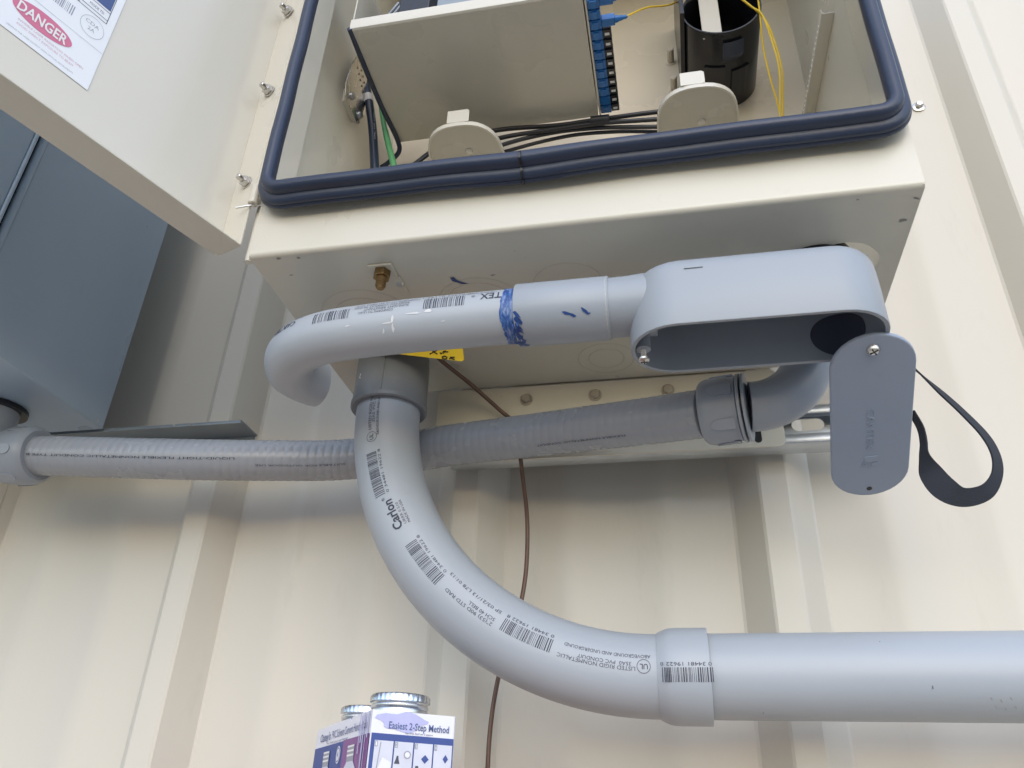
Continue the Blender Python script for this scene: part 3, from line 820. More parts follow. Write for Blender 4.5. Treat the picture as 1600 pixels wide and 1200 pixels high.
def connector(c, ax, r, name, label, side):
    """compression nut with tabs, at c, ax pointing from flex to fitting"""
    th = thing(name, label, 'conduit connector', 'connectors at the ends of the flexible conduit')
    ax = Vector(ax).normalized()
    mb = MB(); mb.lathe(c, ax, [(0, RF + .0006), (-.0004, r * .86), (.002, r * .95), (.006, r), (.022, r), (.0245, r * .97), (.030, r * .97), (.0315, r * .90)], 48)
    nut = mb.build('compression_nut', M['pvc_mid'], th, smooth=40)
    up = Vector((0, 0, 1)); u = (up - ax * up.dot(ax)).normalized(); w = ax.cross(u)
    for k in range(6):                             # rounded grip tabs
        a0 = 2 * pi * k / 6 + .35
        def P(s_, da, rr): return c + ax * s_ + (u * cos(a0 + da) + w * sin(a0 + da)) * rr
        outl = []
        for q in range(9):
            an = -pi / 2 + pi * q / 8; outl.append((.016 - .007 * cos(an), .17 * sin(an)))
        outl = [(.028, -.17)] + outl + [(.028, .17)]
        mb = MB(); mb.loft([[P(s_, d_, r - .0004) for s_, d_ in outl], [P(s_, d_, r + .0011) for s_, d_ in outl]]); mb.build('grip_tab', M['pvc_mid'], th, smooth=40)
    return th, ax


R2 = Vector((1, -.32, .0)).normalized()
c2 = at(1098, 646, .609)
th, ax = connector(c2, (1, -.22, -.02), .0275, 'conduit_connector', 'grey elbow connector at the right end of the flexible conduit, under the conduit body', 'r')
e0 = c2 + ax * .030
mb = MB(); mb.lathe(e0, ax, [(0, .024), (.001, .024), (.0012, .0285), (.0035, .0285), (.0037, .025), (.0052, .025), (.0054, .0285), (.0072, .028), (.0074, .021)], 40); mb.build('sealing_rings', M['pvc_mid'], th)
mb = MB(); mb.lathe(e0 + ax * .0036, ax, [(0, .0255), (.0018, .0255)], 32); mb.build('rubber_washer', M['black'], th)
e1 = e0 + ax * .008
top = Vector((.109, .597, .41))
pts = []
Cc = Vector((e1.x + .004, e1.y, e1.z + .047))
for k in range(13):
    a_ = radians(90 * k / 12); rr = .047
    pts.append(Vector((e1.x + .004 + rr * sin(a_), e1.y - .002 * k / 12, e1.z + rr * (1 - cos(a_)))))
pts = [e1] + pts + [Vector((pts[-1].x, pts[-1].y, .4085))]
mb = MB(); mb.tube(pts, .0205, 32); mb.build('elbow_body', M['pvc_mid'], th)
mb = MB(); mb.lathe((pts[-1].x, pts[-1].y, .4095), (0, 0, -1), [(0, .027), (.009, .027), (.010, .0255)], 32); mb.build('hub_nut', M['pvc_mid'], th, smooth=40)
nl = at(62, 711.5, .6435)
th, ax = connector(nl, (-1, .0, .01), .0300, 'conduit_connector', 'grey elbow connector at the left end of the flexible conduit, under the blue grey box', 'l')
e1 = nl + ax * .030
mb = MB(); mb.lathe(e1, ax, [(0, .027), (.002, .0285), (.005, .0285), (.0055, .022)], 36); mb.build('sealing_rings', M['pvc_mid'], th)
pts = [e1 + ax * .004]
for k in range(1, 11):
    a_ = radians(90 * k / 10); pts.append(Vector((e1.x - .006 - .038 * sin(a_), e1.y, e1.z + .038 * (1 - cos(a_)))))
pts.append(Vector((pts[-1].x, pts[-1].y, .3885)))
mb = MB(); mb.tube(pts, .0225, 32); mb.build('elbow_body', M['pvc_mid'], th)
mb = MB(); mb.lathe((pts[-1].x, pts[-1].y, .3890), (0, 0, -1), [(0, .030), (.0045, .030)], 24); mb.build('rubber_washer', M['black'], th)

# ================================================================== BIG ELBOW, ADAPTER, STRAIGHT PIPE
RR, CX, CZ, PY, PR = .241, -.0203, .3517, .64, .0302


def ES(s, ph, r=PR):
    qa = RR * pi / 2
    if s < 0: C = Vector((CX - RR, PY, CZ - s)); Nn = Vector((-1, 0, 0))
    elif s > qa: C = Vector((CX + (s - qa), PY, CZ - RR)); Nn = Vector((0, 0, -1))
    else:
        th_ = s / RR; C = Vector((CX - RR * cos(th_), PY, CZ - RR * sin(th_))); Nn = Vector((-cos(th_), 0, -sin(th_)))
    return C + r * (cos(ph) * Vector((0, -1, 0)) + sin(ph) * Nn)


be = thing('conduit_elbow', 'large light grey conduit elbow sweeping down and right, with black printing and bell end', 'conduit elbow')
svals = [-.030 + i * (.3786 + .030) / 70 for i in range(71)]
SB = .3786
mb = MB(); L = []
NS = 48
def eloop(s, r): return [ES(s, 2 * pi * k / NS, r) for k in range(NS)]
for s_ in svals: L.append(eloop(s_, PR))
for ds, r_ in ((.003, .0308), (.006, .0322), (.009, .0335), (.012, .0342), (.016, .0345), (.0395, .0345), (.0402, .0342), (.0403, .0318), (.0380, .0312)):
    L.append(eloop(SB + ds - .003, r_))
mb.loft(L, False, False); mb.build('bent_pipe', M['pvc'], be, smooth=50)
EM = lambda s0, ph0, rr=PR: (lambda u, v, e: ES(s0 - u, ph0 + v / rr, rr + .00025 + e))
# top run
write(EM(.0330, .150), 'LISTED RIGID NONMETALLIC', .062, .0030, 'print_line', M['ink_soft'], be)
write(EM(.0260, .045), '35A0  PVC CONDUIT', .044, .0026, 'print_line', M['ink_soft'], be)
write(EM(.0400, -.085), 'ABOVEGROUND AND UNDERGROUND', .062, .0024, 'print_line', M['ink_soft'], be)
def ul_mark(s, ph):
    mb = MB(); rr_ = .0046
    mb.loft([[ES(s - (rr_ + w) * cos(a), ph + (rr_ + w) * sin(a) / PR, PR + .0003) for a in [2 * pi * k / 28 for k in range(28)]] for w in (0, .0004)], False, False)
    mb.build('listing_ring', M['ink_soft'], be, smooth=0)
    write(EM(s + .003, ph - .055), 'UL', .0058, .0038, 'listing_letters', M['ink'], be, bold=.01)
ul_mark(.0405, .150)
barcode(EM(.0985, .045), .043, .0100, 'barcode', M['ink'], be, seed=11, n=32)
write(EM(.0985, -.075), '0 34481 19622 8', .044, .0024, 'barcode_digits', M['ink_soft'], be)
write(EM(.1345, -.055), 'Carlon', .0290, .0080, 'maker_name', M['ink'], be, bold=.025)
write(EM(.1045, .12), '®', .0028, .0028, 'maker_name', M['ink_soft'], be)
write(EM(.1330, -.190), 'URRR 0 510', .022, .0024, 'print_line', M['ink_soft'], be)
write(EM(.1335, -.300), 'MADE IN USA', .024, .0024, 'print_line', M['ink_soft'], be)
barcode(EM(.1930, -.180), .043, .0108, 'barcode', M['ink'], be, seed=12, n=32)
write(EM(.1915, -.305), '0 34481 19622 8', .043, .0026, 'barcode_digits', M['ink_soft'], be)
write(EM(.2500, .000), '2"(53) 90D STD RAD', .048, .0028, 'print_line', M['ink_soft'], be)
write(EM(.2500, -.135), 'SCH 40 BELL', .026, .0028, 'print_line', M['ink_soft'], be)
write(EM(.2510, -.385), 'SP 03/21/13 L78 01:13', .056, .0026, 'print_line', M['ink_soft'], be)
barcode(EM(.2990, -.280), .043, .0100, 'barcode', M['ink'], be, seed=12, n=32)
write(EM(.2985, -.405), '0 34481 19622 8', .042, .0026, 'barcode_digits', M['ink_soft'], be)
write(EM(.3630, -.020), 'LISTED RIGID NONMETALLIC', .058, .0028, 'print_line', M['ink_soft'], be)
write(EM(.3600, -.125), '35A0  PVC CONDUIT', .040, .0026, 'print_line', M['ink_soft'], be)
write(EM(.3740, -.320), 'ABOVEGROUND AND UNDERGROUND', .066, .0026, 'print_line', M['ink_soft'], be)
ul_mark(.3690, -.045)
barcode(EM(.4175, .0, .0345), .0365, .0098, 'barcode', M['ink'], be, seed=12, n=30)
write(EM(.4170, -.105, .0345), '0 34481 19622 8', .036, .0026, 'barcode_digits', M['ink_soft'], be)

ma = thing('male_adapter', 'dark grey threaded adapter joining the big elbow to the cabinet underside', 'conduit adapter')
ax_, ay_ = CX - RR, PY
mb = MB(); mb.lathe((ax_, ay_, .3515), (0, 0, 1), [(0, .0312), (-.0006, .0350), (.0006, .0362), (.0045, .0364), (.0052, .0353), (.0500, .0348), (.0515, .0338), (.0583, .0338)], 56); ab = mb.build('adapter_socket', M['pvc_dark'], ma, smooth=40)
mb = MB(); mb.box((ax_ + .0035, ay_ - .0357, .3565), (ax_ + .0042, ay_ - .0340, .402)); mb.build('mould_line', M['pvc_dark'], ma)
mb = MB(); mb.add([ (ax_ - .0225 + dx, ay_ - math.sqrt(.0351 ** 2 - (.0225 - dx) ** 2) - .0003, z) for dx, z in ((0, .375), (.0007, .3795), (.0018, .3790), (.0010, .3755), (.0022, .3735), (.0008, .3738))], [(0, 1, 2, 3), (0, 3, 4, 5)]); mb.build('white_scuff', M['white'], ma, smooth=0)
for k in range(26):
    a_ = random.uniform(pi, 2 * pi); rr_ = .0345
    c = Vector((ax_ + rr_ * cos(a_), ay_ + rr_ * sin(a_), .4090)); s_ = random.uniform(.0008, .0022)
    mb = MB(); mb.tube([c, c + Vector((random.uniform(-1, 1), random.uniform(-1, .2), -random.uniform(.3, 1))) * s_ * 1.6], [s_ * .5, s_ * .12], 6); mb.build('plastic_burr', M['pvc_dark'], ma)

pp = thing('straight_conduit', 'straight light grey rigid conduit leaving the bell end towards the right', 'conduit')
mb = MB(); mb.lathe((.006, PY, CZ - RR), (1, 0, 0), [(0, PR), (.2, PR), (.4, PR), (1.2, PR)], 56); mb.build('pipe', M['pvc'], pp)
for px, py, w, h in ((1458, 1073, 1.2, 4), (1377, 1000, 1, 1), (1195, 1109, 2, 1)):
    c = at(px, py, PY - PR + .001)
    mb = MB(); dz = c.z - (CZ - RR); yy = PY - math.sqrt(max(0, PR ** 2 - dz ** 2)) - .0003
    mb.add([(c.x - w * .00025, yy, c.z - h * .0003), (c.x + w * .00025, yy, c.z - h * .0003), (c.x + w * .0003, yy, c.z + h * .0003), (c.x - w * .0002, yy, c.z + h * .0003)], [(0, 1, 2, 3)]); mb.build('scratch', M['ink_soft'], pp, smooth=0)
for i in range(7):                                 # faint grime smears low on the pipe
    xx = .196 + i * .006 + (.012 if i > 2 else 0); a0 = -.62 - .05 * (i % 2)
    mb = MB()
    def PP(x, a): return (x, PY - (PR + .0002) * cos(a), CZ - RR + (PR + .0002) * sin(a))
    mb.add([PP(xx, a0), PP(xx + .0008, a0), PP(xx + .0045, a0 - .28), PP(xx + .004, a0 - .28)], [(0, 1, 2, 3)]); mb.build('smear', M['pink_dirt'] if 'pink_dirt' in M else M.setdefault('pink_dirt', mat('reddish_grime', (.33, .31, .33), .5)), pp, smooth=0)

# ================================================================== SMALL ELBOW, COUPLING, CONDUIT BODY
r1 = .0211
se = thing('small_conduit_elbow', 'small light grey conduit curving back towards the wall, blue primer at its joint', 'conduit elbow')
PA = [(-.085, .497, .3490), (-.12, .497, .3490), (-.16, .497, .3487), (-.20, .4970, .3482), (-.235, .4975, .3472), (-.262, .4995, .3465), (-.289, .5085, .3462), (-.308, .526, .3465), (-.3170, .547, .3472), (-.3165, .563, .3500), (-.3115, .577, .352), (-.3070, .584, .3535)]
cp = resample(smooth_path(PA, 16), .004)
mb = MB(); mb.tube(cp, r1, 44); mb.build('bent_pipe', M['pvc'], se, smooth=60)
ccum = [0]
for a_, b_ in zip(cp, cp[1:]): ccum.append(ccum[-1] + (b_ - a_).length)
def small_map(x0_, ph0, off=.00025):
    # place by starting x; reading direction -(path) is +X, so text read towards -X runs along the path
    s0 = next(ccum[i] for i in range(len(cp)) if cp[i].x <= x0_)
    def f(u, v, e):
        s_ = s0 + u; i = max(1, min(len(cp) - 2, int(s_ / .004))); fr = s_ / .004 - i
        T = (cp[i + 1] - cp[i - 1]).normalized(); c_ = cp[i] + T * fr * .004
        fw = (Vector((0, -1, 0)) - T * (-T.y)).normalized()
        if abs(T.y) > .7: fw = (Vector((-1, 0, 0)) - T * (-T.x)).normalized()
        upv = T.cross(fw); upv = upv if upv.z > 0 else -upv
        ph = ph0 - v / r1
        return c_ + (fw * cos(ph) + upv * sin(ph)) * (r1 + off + e)
    return f
write(small_map(-.0955, .50), 'CANTEX', .0360, .0072, 'maker_name', M['ink'], se, bold=.012)
write(small_map(-.1335, .46), '®', .0030, .0030, 'maker_name', M['ink_soft'], se)
write(small_map(-.1180, .66), '1-1/4" SCH 40 CONDUIT', .024, .0022, 'print_line', M['ink_soft'], se)
barcode(small_map(-.1435, .50), .0330, .0110, 'barcode', M['ink'], se, seed=21, n=24)
write(small_map(-.1400, .66), '0 83452 01125 1', .038, .0022, 'barcode_digits', M['ink_soft'], se)
write(small_map(-.1800, .62), 'CONFORMS TO UL 651 NEMA TC-2', .051, .0024, 'print_line', M['ink_soft'], se)
write(small_map(-.1860, .46), 'RIGID PVC CONDUIT 90 DEG', .044, .0024, 'print_line', M['ink_soft'], se)
write(small_map(-.1880, .31), 'SUNLIGHT RESISTANT', .036, .0024, 'print_line', M['ink_soft'], se)
write(small_map(-.2000, .16), 'CONFORMS TO UL651', .028, .0022, 'print_line', M['ink_soft'], se)
barcode(small_map(-.2330, .46), .0290, .0105, 'barcode', M['ink'], se, seed=22, n=22)
write(small_map(-.2790, .46), 'CANTEX', .0220, .0062, 'maker_name', M['ink'], se, bold=.012)
write(small_map(-.2760, .66), 'MADE IN USA 651', .022, .0020, 'print_line', M['blue_ink'], se)
M['scrape'] = mat('chalky_scrape', (.66, .66, .68), .6, var=.1, scale=300)
rs = random.Random(5)
for (x, a, l, w_, dv) in ((-.198, -.28, .0010, .0030, .2), (-.201, -.42, .0045, .0009, .1), (-.200, -.60, .0012, .0040, -.1), (-.183, -.16, .0060, .0007, .2), (-.172, -.10, .0030, .0016, .1), (-.205, -.72, .0008, .0025, .3), (-.236, -.35, .0025, .0006, .2), (-.160, -.55, .0020, .0005, .1)):
    f_ = small_map(x, a); n8 = 9; pp_ = []
    for k in range(n8):
        an = 2 * pi * k / n8; q_ = rs.uniform(.55, 1.25); pp_.append(f_(l * cos(an) * q_ + w_ * sin(an) * dv, w_ * sin(an) * q_, 0))
    mb = MB(); mb.add(pp_, [tuple(range(n8))]); mb.build('scrape', M['scrape'], se, smooth=0)
# smeared blue primer band with ragged edges
mb = MB(); NA = 60; L = [[], [], []]
for k in range(NA):
    a_ = 2 * pi * k / NA
    xl = -.1164 + .0011 * sin(3 * a_) + random.uniform(-.0007, .0007); xr = -.1060 + random.uniform(-.0002, .0006)
    for j, xx in enumerate((xl, (xl + xr) / 2, xr)):
        rr_ = r1 + .00035
        L[j].append((xx, .497 - rr_ * cos(a_), .3490 + rr_ * sin(a_)))
mb.loft(L, False, False); mb.build('primer_band', M['primer'], se)

cpg = thing('conduit_coupling', 'light grey coupling between the small elbow and the conduit body, with primer smears', 'coupling')
mb = MB(); mb.lathe((-.0370, .497, .3490), (-1, 0, 0), [(0, .0205), (0, .0236), (.0007, .0241), (.0690, .0243), (.0700, .0240), (.0702, .0213)], 52, cap=False); mb.build('coupling_sleeve', M['pvc_body'], cpg, smooth=40)
mb = MB(); L = []
for ph in range(5):
    L.append([(-.0378 - .0010 + (.0006) * cos(2 * pi * ph / 5) + .0003 * sin(2.3 * k), .497 - (.0239 + .0003 * sin(2 * pi * ph / 5)) * cos(2 * pi * k / 40), .349 + (.0239 + .0003 * sin(2 * pi * ph / 5)) * sin(2 * pi * k / 40)) for k in range(40)])
mb.loft(L + [L[0]], False, False); mb.build('cement_bead', M['beadglue'], cpg)
def cm(x, a, rr_=.02455): return (x, .497 - rr_ * cos(a), .349 + rr_ * sin(a))
def blob(seq, name='primer_smear', m_=None, par=cpg, rr_=.0246):
    mb = MB(); up_, dn_ = [], []
    for x, a, w in seq: up_.append(cm(x, a + w, rr_)); dn_.append(cm(x, a - w, rr_))
    n_ = len(seq); mb.add(up_ + dn_, [(i, i + 1, n_ + i + 1, n_ + i) for i in range(n_ - 1)]); return mb.build(name, m_ or M['primer_dark'], par, smooth=0)
blob([(-.0705, -.60, .01), (-.0685, -.64, .05), (-.065, -.68, .03), (-.0625, -.74, .05), (-.0605, -.76, .01)])
blob([(-.0565, -.52, .01), (-.0555, -.58, .05), (-.053, -.66, .06), (-.0515, -.72, .03), (-.050, -.70, .01)])
for i in range(7):
    x = -.1065 + random.uniform(-.0004, .0012)
    a0 = random.uniform(-1.0, -.35); blob([(x, a0, .01), (x + .0018, a0 - .05, .08), (x + .0042, a0 - .12, .04), (x + .0055, a0 - .2, .01)])
for (x, a0, w_) in ((-.1072, -1.05, .10), (-.1055, -1.25, .16), (-.1040, -1.45, .18), (-.1060, -1.62, .16), (-.1025, -1.72, .12), (-.1085, -1.55, .08)):
    blob([(x - .0012, a0 + .03, .02), (x, a0, w_), (x + .0012, a0 - .04, w_ * .8), (x + .0028, a0 - .08, w_ * .5), (x + .0038, a0 - .02, .02)])
mb = MB()
for i in range(6):
    c = Vector((-.1062 + random.uniform(-.002, .003), .497 - .0175 + random.uniform(-.003, .004), .3315 + random.uniform(-.003, .001)))
    mb.tube([c, c + Vector((random.uniform(-.003, .003), random.uniform(-.001, .002), -random.uniform(.001, .004)))], [.0011, .0004], 8)
mb.build('primer_drip', M['primer_dark'], cpg)

cb = thing('conduit_junction', 'open grey conduit body under the cabinet with its cover hanging from one screw', 'conduit fitting')
BX0, BX1, BY, BH, BZ0, BZ1 = -.0235, .1525, .5000, .0335, .3105, .3718


def stad(inset, z, n_=14, xa=BX0, xb=BX1, y=BY, hw=BH, li=0.0):
    hw = hw - inset; xa = xa + inset + li; xb = xb - inset
    o = []
    for k in range(n_ + 1):
        a_ = -pi / 2 + pi * k / n_; o.append((xb - hw + hw * cos(a_), y + hw * sin(a_), z))
    for k in range(n_ + 1):
        a_ = pi / 2 + pi * k / n_; o.append((xa + hw + hw * cos(a_), y + hw * sin(a_), z))
    return o


L = []
L.append(stad(.0032, BZ0 + .052)); L.append(stad(.0032, BZ0)); L.append(stad(.0028, BZ0 - .0003)); L.append(stad(.0003, BZ0 - .0003)); L.append(stad(0, BZ0 + .0003))
L.append(stad(.0004, BZ0 + .03)); L.append(stad(.0008, BZ1 - .020, li=.0)); L.append(stad(.0012, BZ1 - .015, li=.0006))
for k in range(1, 8):
    a_ = radians(90 * k / 7); L.append(stad(.0012 + .014 * (1 - cos(a_)), BZ1 - .014 + .014 * sin(a_), li=.0006 + .010 * (1 - cos(a_))))
mb = MB(); mb.loft(L, True, True); bod = mb.build('body_shell', M['pvc_body'], cb, smooth=40)
mb = MB(); mb.lathe((BX0 + .020, .497, .3490), (-1, 0, 0), [(0, .0236), (.010, .0236), (.020, .0228), (.0337, .0226)], 44); mb.build('end_hub', M['pvc_body'], cb, smooth=40)
mb = MB(); mb.tube(smooth_path([(.120, .5335, .338), (.124, .547, .342), (.130, .5575, .360), (.134, .5585, .385), (.134, .5585, .4125)], 6), .0185, 32); mb.build('back_hub', M['pvc_body'], cb)
mb = MB(); mb.lathe((.1235, .5530, .4065), (0, 0, 1), [(0, .018), (0, .0300), (.0030, .0305), (.010, .0300), (.010, .018)], 36, cap=False); mb.build('lock_ring', M['black'], cb)
hwi = BH - .0032; xe = BX1 - .0032 - hwi
def in_wall(s_, z):                                # a point on the inner back wall, running round into the end curve
    if s_ < 0: return (xe + s_, BY + hwi - .0004, z)
    a_ = pi / 2 - s_ / hwi; return (xe + (hwi - .0004) * cos(a_), BY + (hwi - .0004) * sin(a_), z)
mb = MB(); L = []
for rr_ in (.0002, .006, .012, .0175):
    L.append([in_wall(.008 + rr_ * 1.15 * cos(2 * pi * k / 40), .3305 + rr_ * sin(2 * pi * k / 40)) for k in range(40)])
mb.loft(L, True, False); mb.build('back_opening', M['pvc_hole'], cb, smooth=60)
for x, rr_ in ((BX0 + .0092, .0052),):
    mb = MB(); mb.lathe((x, BY + .001, BZ0 + .002), (0, 0, 1), [(0, .0022), (0, rr_), (.022, rr_), (.03, rr_ * .6)], 24); mb.build('screw_boss', M['pvc_body'], cb)
    scr = MB(); scr.lathe((x, BY + .001, BZ0 + .01), (0, 0, -1), [(0, .0016)] + [(.0025 + k * .0007, .0020 if k % 2 else .0014) for k in range(20)], 12)
    s1 = scr.build('cover_screw', M['steel'], cb)
    mb = MB(); mb.lathe((x, BY + .001, BZ0 - .0058), (0, 0, -1), [(0, .0018), (0, .0042), (.0012, .0040), (.0026, .0026), (.0029, .001)], 18); mb.build('screw_head', M['steel'], s1)
    mb = MB(); mb.box((x - .0024, BY + .0006, BZ0 - .00895), (x + .0024, BY + .0014, BZ0 - .0080)); mb.box((x - .0004, BY - .0014, BZ0 - .00896), (x + .0004, BY + .0034, BZ0 - .0081)); mb.build('cross_slot', M['black'], s1)
# faint mould scratch lines
mb = MB(); mb.box((.018, BY - BH + .00028, .3566), (.031, BY - BH + .002, .3567)); mb.build('mould_line', M['pvc_mid'], cb)
# the cover, pivoted about the right-hand screw and drooping towards the wall
P0 = Vector((.1420, .5085, .3035)); Pb = at(1358, 774, .652)
CD = (Pb - P0).normalized(); CW = (Vector((1, 0, 0)) - CD * CD.x).normalized(); CN = CW.cross(CD)   # CN: out of the visible face?
if CN.dot(-P0) < 0: CN = -CN
CLen = (Pb - P0).length
hw = .0285
def cvp(u, w, n_): return P0 + CD * u + CW * w + CN * n_     # u along, w across, n_ towards viewer
ua, ub = -.0125, CLen
def cstad(ins, nn):
    o = []
    h = hw - ins
    for k in range(17):
        a_ = -pi / 2 - pi * k / 16 ; o.append(cvp(ua + hw + h * sin(a_ + pi / 2 - pi / 2) if False else ua + hw + h * cos(pi / 2 + pi * k / 16), h * sin(pi / 2 + pi * k / 16), nn))
    for k in range(17):
        a_ = -pi / 2 + pi * k / 16; o.append(cvp(ub - hw + h * cos(a_), h * sin(a_), nn))
    return o
L = [cstad(.0015, -.0036), cstad(0, -.0030), cstad(0, -.0006), cstad(.0004, -.0001), cstad(.0014, .0)]
mb = MB(); mb.loft(L); cv = mb.build('cover', M['cover'], cb, smooth=50)
cv['label'] = 'grey oval cover plate hanging from one screw with raised lettering'
mb = MB(); mb.lathe(cvp(0, 0, .0), CN, [(0, .0046), (.0014, .0044), (.0030, .0030), (.0033, .001)], 20); hd = mb.build('cover_screw', M['steel'], cv)
mb = MB()
for aa in (.5, .5 + pi / 2):
    d1 = (CD * cos(aa) + CW * sin(aa)); d2 = (CD * -sin(aa) + CW * cos(aa)); c0 = cvp(0, 0, .0028)
    mb.prism([c0 - d1 * .003 - d2 * .0004, c0 + d1 * .003 - d2 * .0004, c0 + d1 * .003 + d2 * .0004, c0 - d1 * .003 + d2 * .0004], CN * .0008)
mb.build('cross_slot', M['black'], cv)
mb = MB(); mb.lathe(cvp(CLen - .0085, 0, .0001), CN, [(0, .0021), (.0002, .0021)], 16); mb.build('screw_hole', M['black'], cv)
CM = lambda u0, w0: (lambda u, v, e: cvp(u0 + u, w0 + v, e))
write(CM(.056, -.0030), 'CANTEX', .043, .0055, 'raised_lettering', M['cover'], cv, extrude=.0006)
write(CM(.107, -.0040), '1', .006, .0100, 'raised_lettering', M['cover'], cv, extrude=.0006)
write(CM(.114, .0010), '1', .004, .0048, 'raised_lettering', M['cover'], cv, extrude=.0006)
write(CM(.113, -.0068), '4', .005, .0048, 'raised_lettering', M['cover'], cv, extrude=.0006)
mb = MB(); mb.prism([cvp(.1125, -.0009, 0), cvp(.1205, -.0009, 0), cvp(.1205, -.0002, 0), cvp(.1125, -.0002, 0)], CN * .0005); mb.build('raised_bar', M['cover'], cv)

# ================================================================== STRAP
Q = [((1395, 545), .640, (.2, 1, -.1), .0075), ((1440, 586), .634, (.45, .9, .3), .0050), ((1470, 613), .632, (.75, .9, .55), .0055), ((1505, 645), .630, (.8, .9, .6), .0062), ((1540, 682), .628, (.9, .8, .3), .0064),
     ((1557, 715), .626, (1, .8, 0), .0058), ((1557, 745), .625, (1, .7, -.1), .0056), ((1540, 769), .625, (.75, .5, -.75), .0064), ((1505, 777), .627, (.25, .3, -1), .0078), ((1475, 763), .630, (-.45, .2, -1), .0100),
     ((1454, 738), .634, (-.8, .3, -.75), .0090), ((1444, 712), .640, (-.9, .9, -.3), .0046), ((1443, 690), .645, (-.8, 1.2, 0), .0036), ((1438, 668), .650, (-.7, 1.2, .1), .0034), ((1425, 645), .655, (-.6, 1.2, .3), .0034)]
pts = smooth_path([at(q[0][0], q[0][1], q[1]) for q in Q], 10); wv = smooth_path([Vector(q[2]).normalized() for q in Q], 10); wd = smooth_path([Vector((q[3], 0, 0)) for q in Q], 10)
L = []
for i, p in enumerate(pts):
    T = (pts[min(i + 1, len(pts) - 1)] - pts[max(0, i - 1)]).normalized(); w = (wv[i] - T * wv[i].dot(T)).normalized(); nn = T.cross(w) * .0007; w = w * wd[i].x * .95
    L.append([p - w - nn, p - w + nn, p + w + nn, p + w - nn])
mb = MB(); mb.loft(L); tag(mb.build('webbing_strap', M['strap'], smooth=40), 'twisted black webbing strap looping out from behind the hanging cover', 'strap')

# ================================================================== TAG AND COPPER WIRE
tg = thing('yellow_tag', 'yellow tag with handwritten OK above the big elbow adapter', 'tag')
c4 = [at(590, 556, .600), at(612, 552, .597), at(725, 565, .600), at(713, 539, .590), at(600, 530, .575)]
nrm = (c4[2] - c4[1]).cross(c4[3] - c4[2]).normalized()
if nrm.dot(-c4[0]) < 0: nrm = -nrm
o_ = c4[2]; ux = (c4[2] - c4[1]).normalized(); vx = nrm.cross(ux); vx = vx if vx.z > 0 or vx.y < 0 else -vx
def tp(a, b, n_=0): return o_ + ux * a + vx * b + nrm * n_
up_ = 1 if (tp(0, .01) - o_).dot(c4[3] - c4[2]) > 0 else -1
def tpp(a, b, n_=0): return tp(a, b * up_, n_)
mb = MB(); mb.prism([tpp(-.085, 0), tpp(-.002, 0), tpp(0, .002), tpp(-.006, .032), tpp(-.008, .034), tpp(-.085, .034)], -nrm * .0005); mb.build('tag_card', M['tag'], tg, smooth=0)
def stroke(pts_):
    mb = MB(); mb.tube(smooth_path([tpp(a * 1.15 - .001, b * .58 - .0003, .0002) for a, b in pts_], 5), .00055, 6); mb.build('pen_stroke', M['black'], tg)
for s_ in ([(-.0270, .0135), (-.0245, .0105), (-.0215, .0075)], [(-.0215, .0150), (-.0245, .0105), (-.0280, .0065)], [(-.0195, .0108), (-.0185, .0090), (-.0172, .0110)], [(-.0150, .0150), (-.0165, .0100)], [(-.0170, .0130), (-.0125, .0132)],
           [(-.0150, .0058), (-.0175, .0040), (-.0165, .0016), (-.0140, .0020), (-.0135, .0045), (-.0150, .0058)], [(-.0100, .0062), (-.0112, .0020)], [(-.0070, .0060), (-.0108, .0042), (-.0068, .0022)]):
    stroke(s_)
wr = [at(640, 520, .585), at(668, 542, .605), at(690, 564, .640), at(735, 600, .672), at(780, 640, .696), Vector((-.150, .7025, .360)), Vector((-.1445, .7035, .325)), at(816, 740, .716), at(823, 800, .736), at(824, 850, .742), at(821, 900, .745), at(812, 950, .747), at(797, 1000, .748),
      at(781, 1050, .748), at(771, 1100, .748), at(765, 1150, .748), at(762, 1200, .748), at(760, 1260, .75), at(765, 1330, .755)]
wr += [Vector((-.165, .76, -.3)), Vector((-.17, .765, -1.5))]
mb = MB(); mb.tube(smooth_path(wr, 10), .0021, 12)
tag(mb.build('copper_wire', M['copper']), 'thin brown copper ground wire hanging down the wall behind the big elbow', 'wire')

# ================================================================== SOLVENT CEMENT PACK
CC = Vector((-.2168, .570, 0)); cw = Vector((.0505, .0351, 0)).normalized(); cl_ = Vector((-.0948, .1242, 0)).normalized()
WW, LL = .0615, .1555; ZTp, ZBt = .0765, -.050
pk = thing('cement_carton', 'blue and white carton holding two cans, standing at the bottom edge of the view', 'carton')
def kp(a, b, z, n_=0.0, face='f'):
    return CC + cw * a + cl_ * b + Vector((0, 0, z)) - (cl_ * n_ if face == 'f' else cw * n_)
def wallp(p, q, z0a, z1a, z0b, z1b, name, inn):
    mb = MB(); a, b = Vector(p), Vector(q); mb.prism([a + Vector((0, 0, z0a)), b + Vector((0, 0, z0b)), b + Vector((0, 0, z1b)), a + Vector((0, 0, z1a))], inn * .0006); return mb.build(name, M['carton_white'], pk, smooth=0)
wallp(kp(0, 0, 0), kp(WW, 0, 0), ZBt, ZTp, ZBt, ZTp, 'front_panel', cl_)
wallp(kp(WW, 0, 0), kp(WW, LL, 0), ZBt, ZTp, ZBt, ZTp - .003, 'right_panel', -cw)
wallp(kp(0, LL, 0), kp(WW, LL, 0), ZBt, ZTp - .004, ZBt, ZTp - .004, 'back_panel', -cl_)
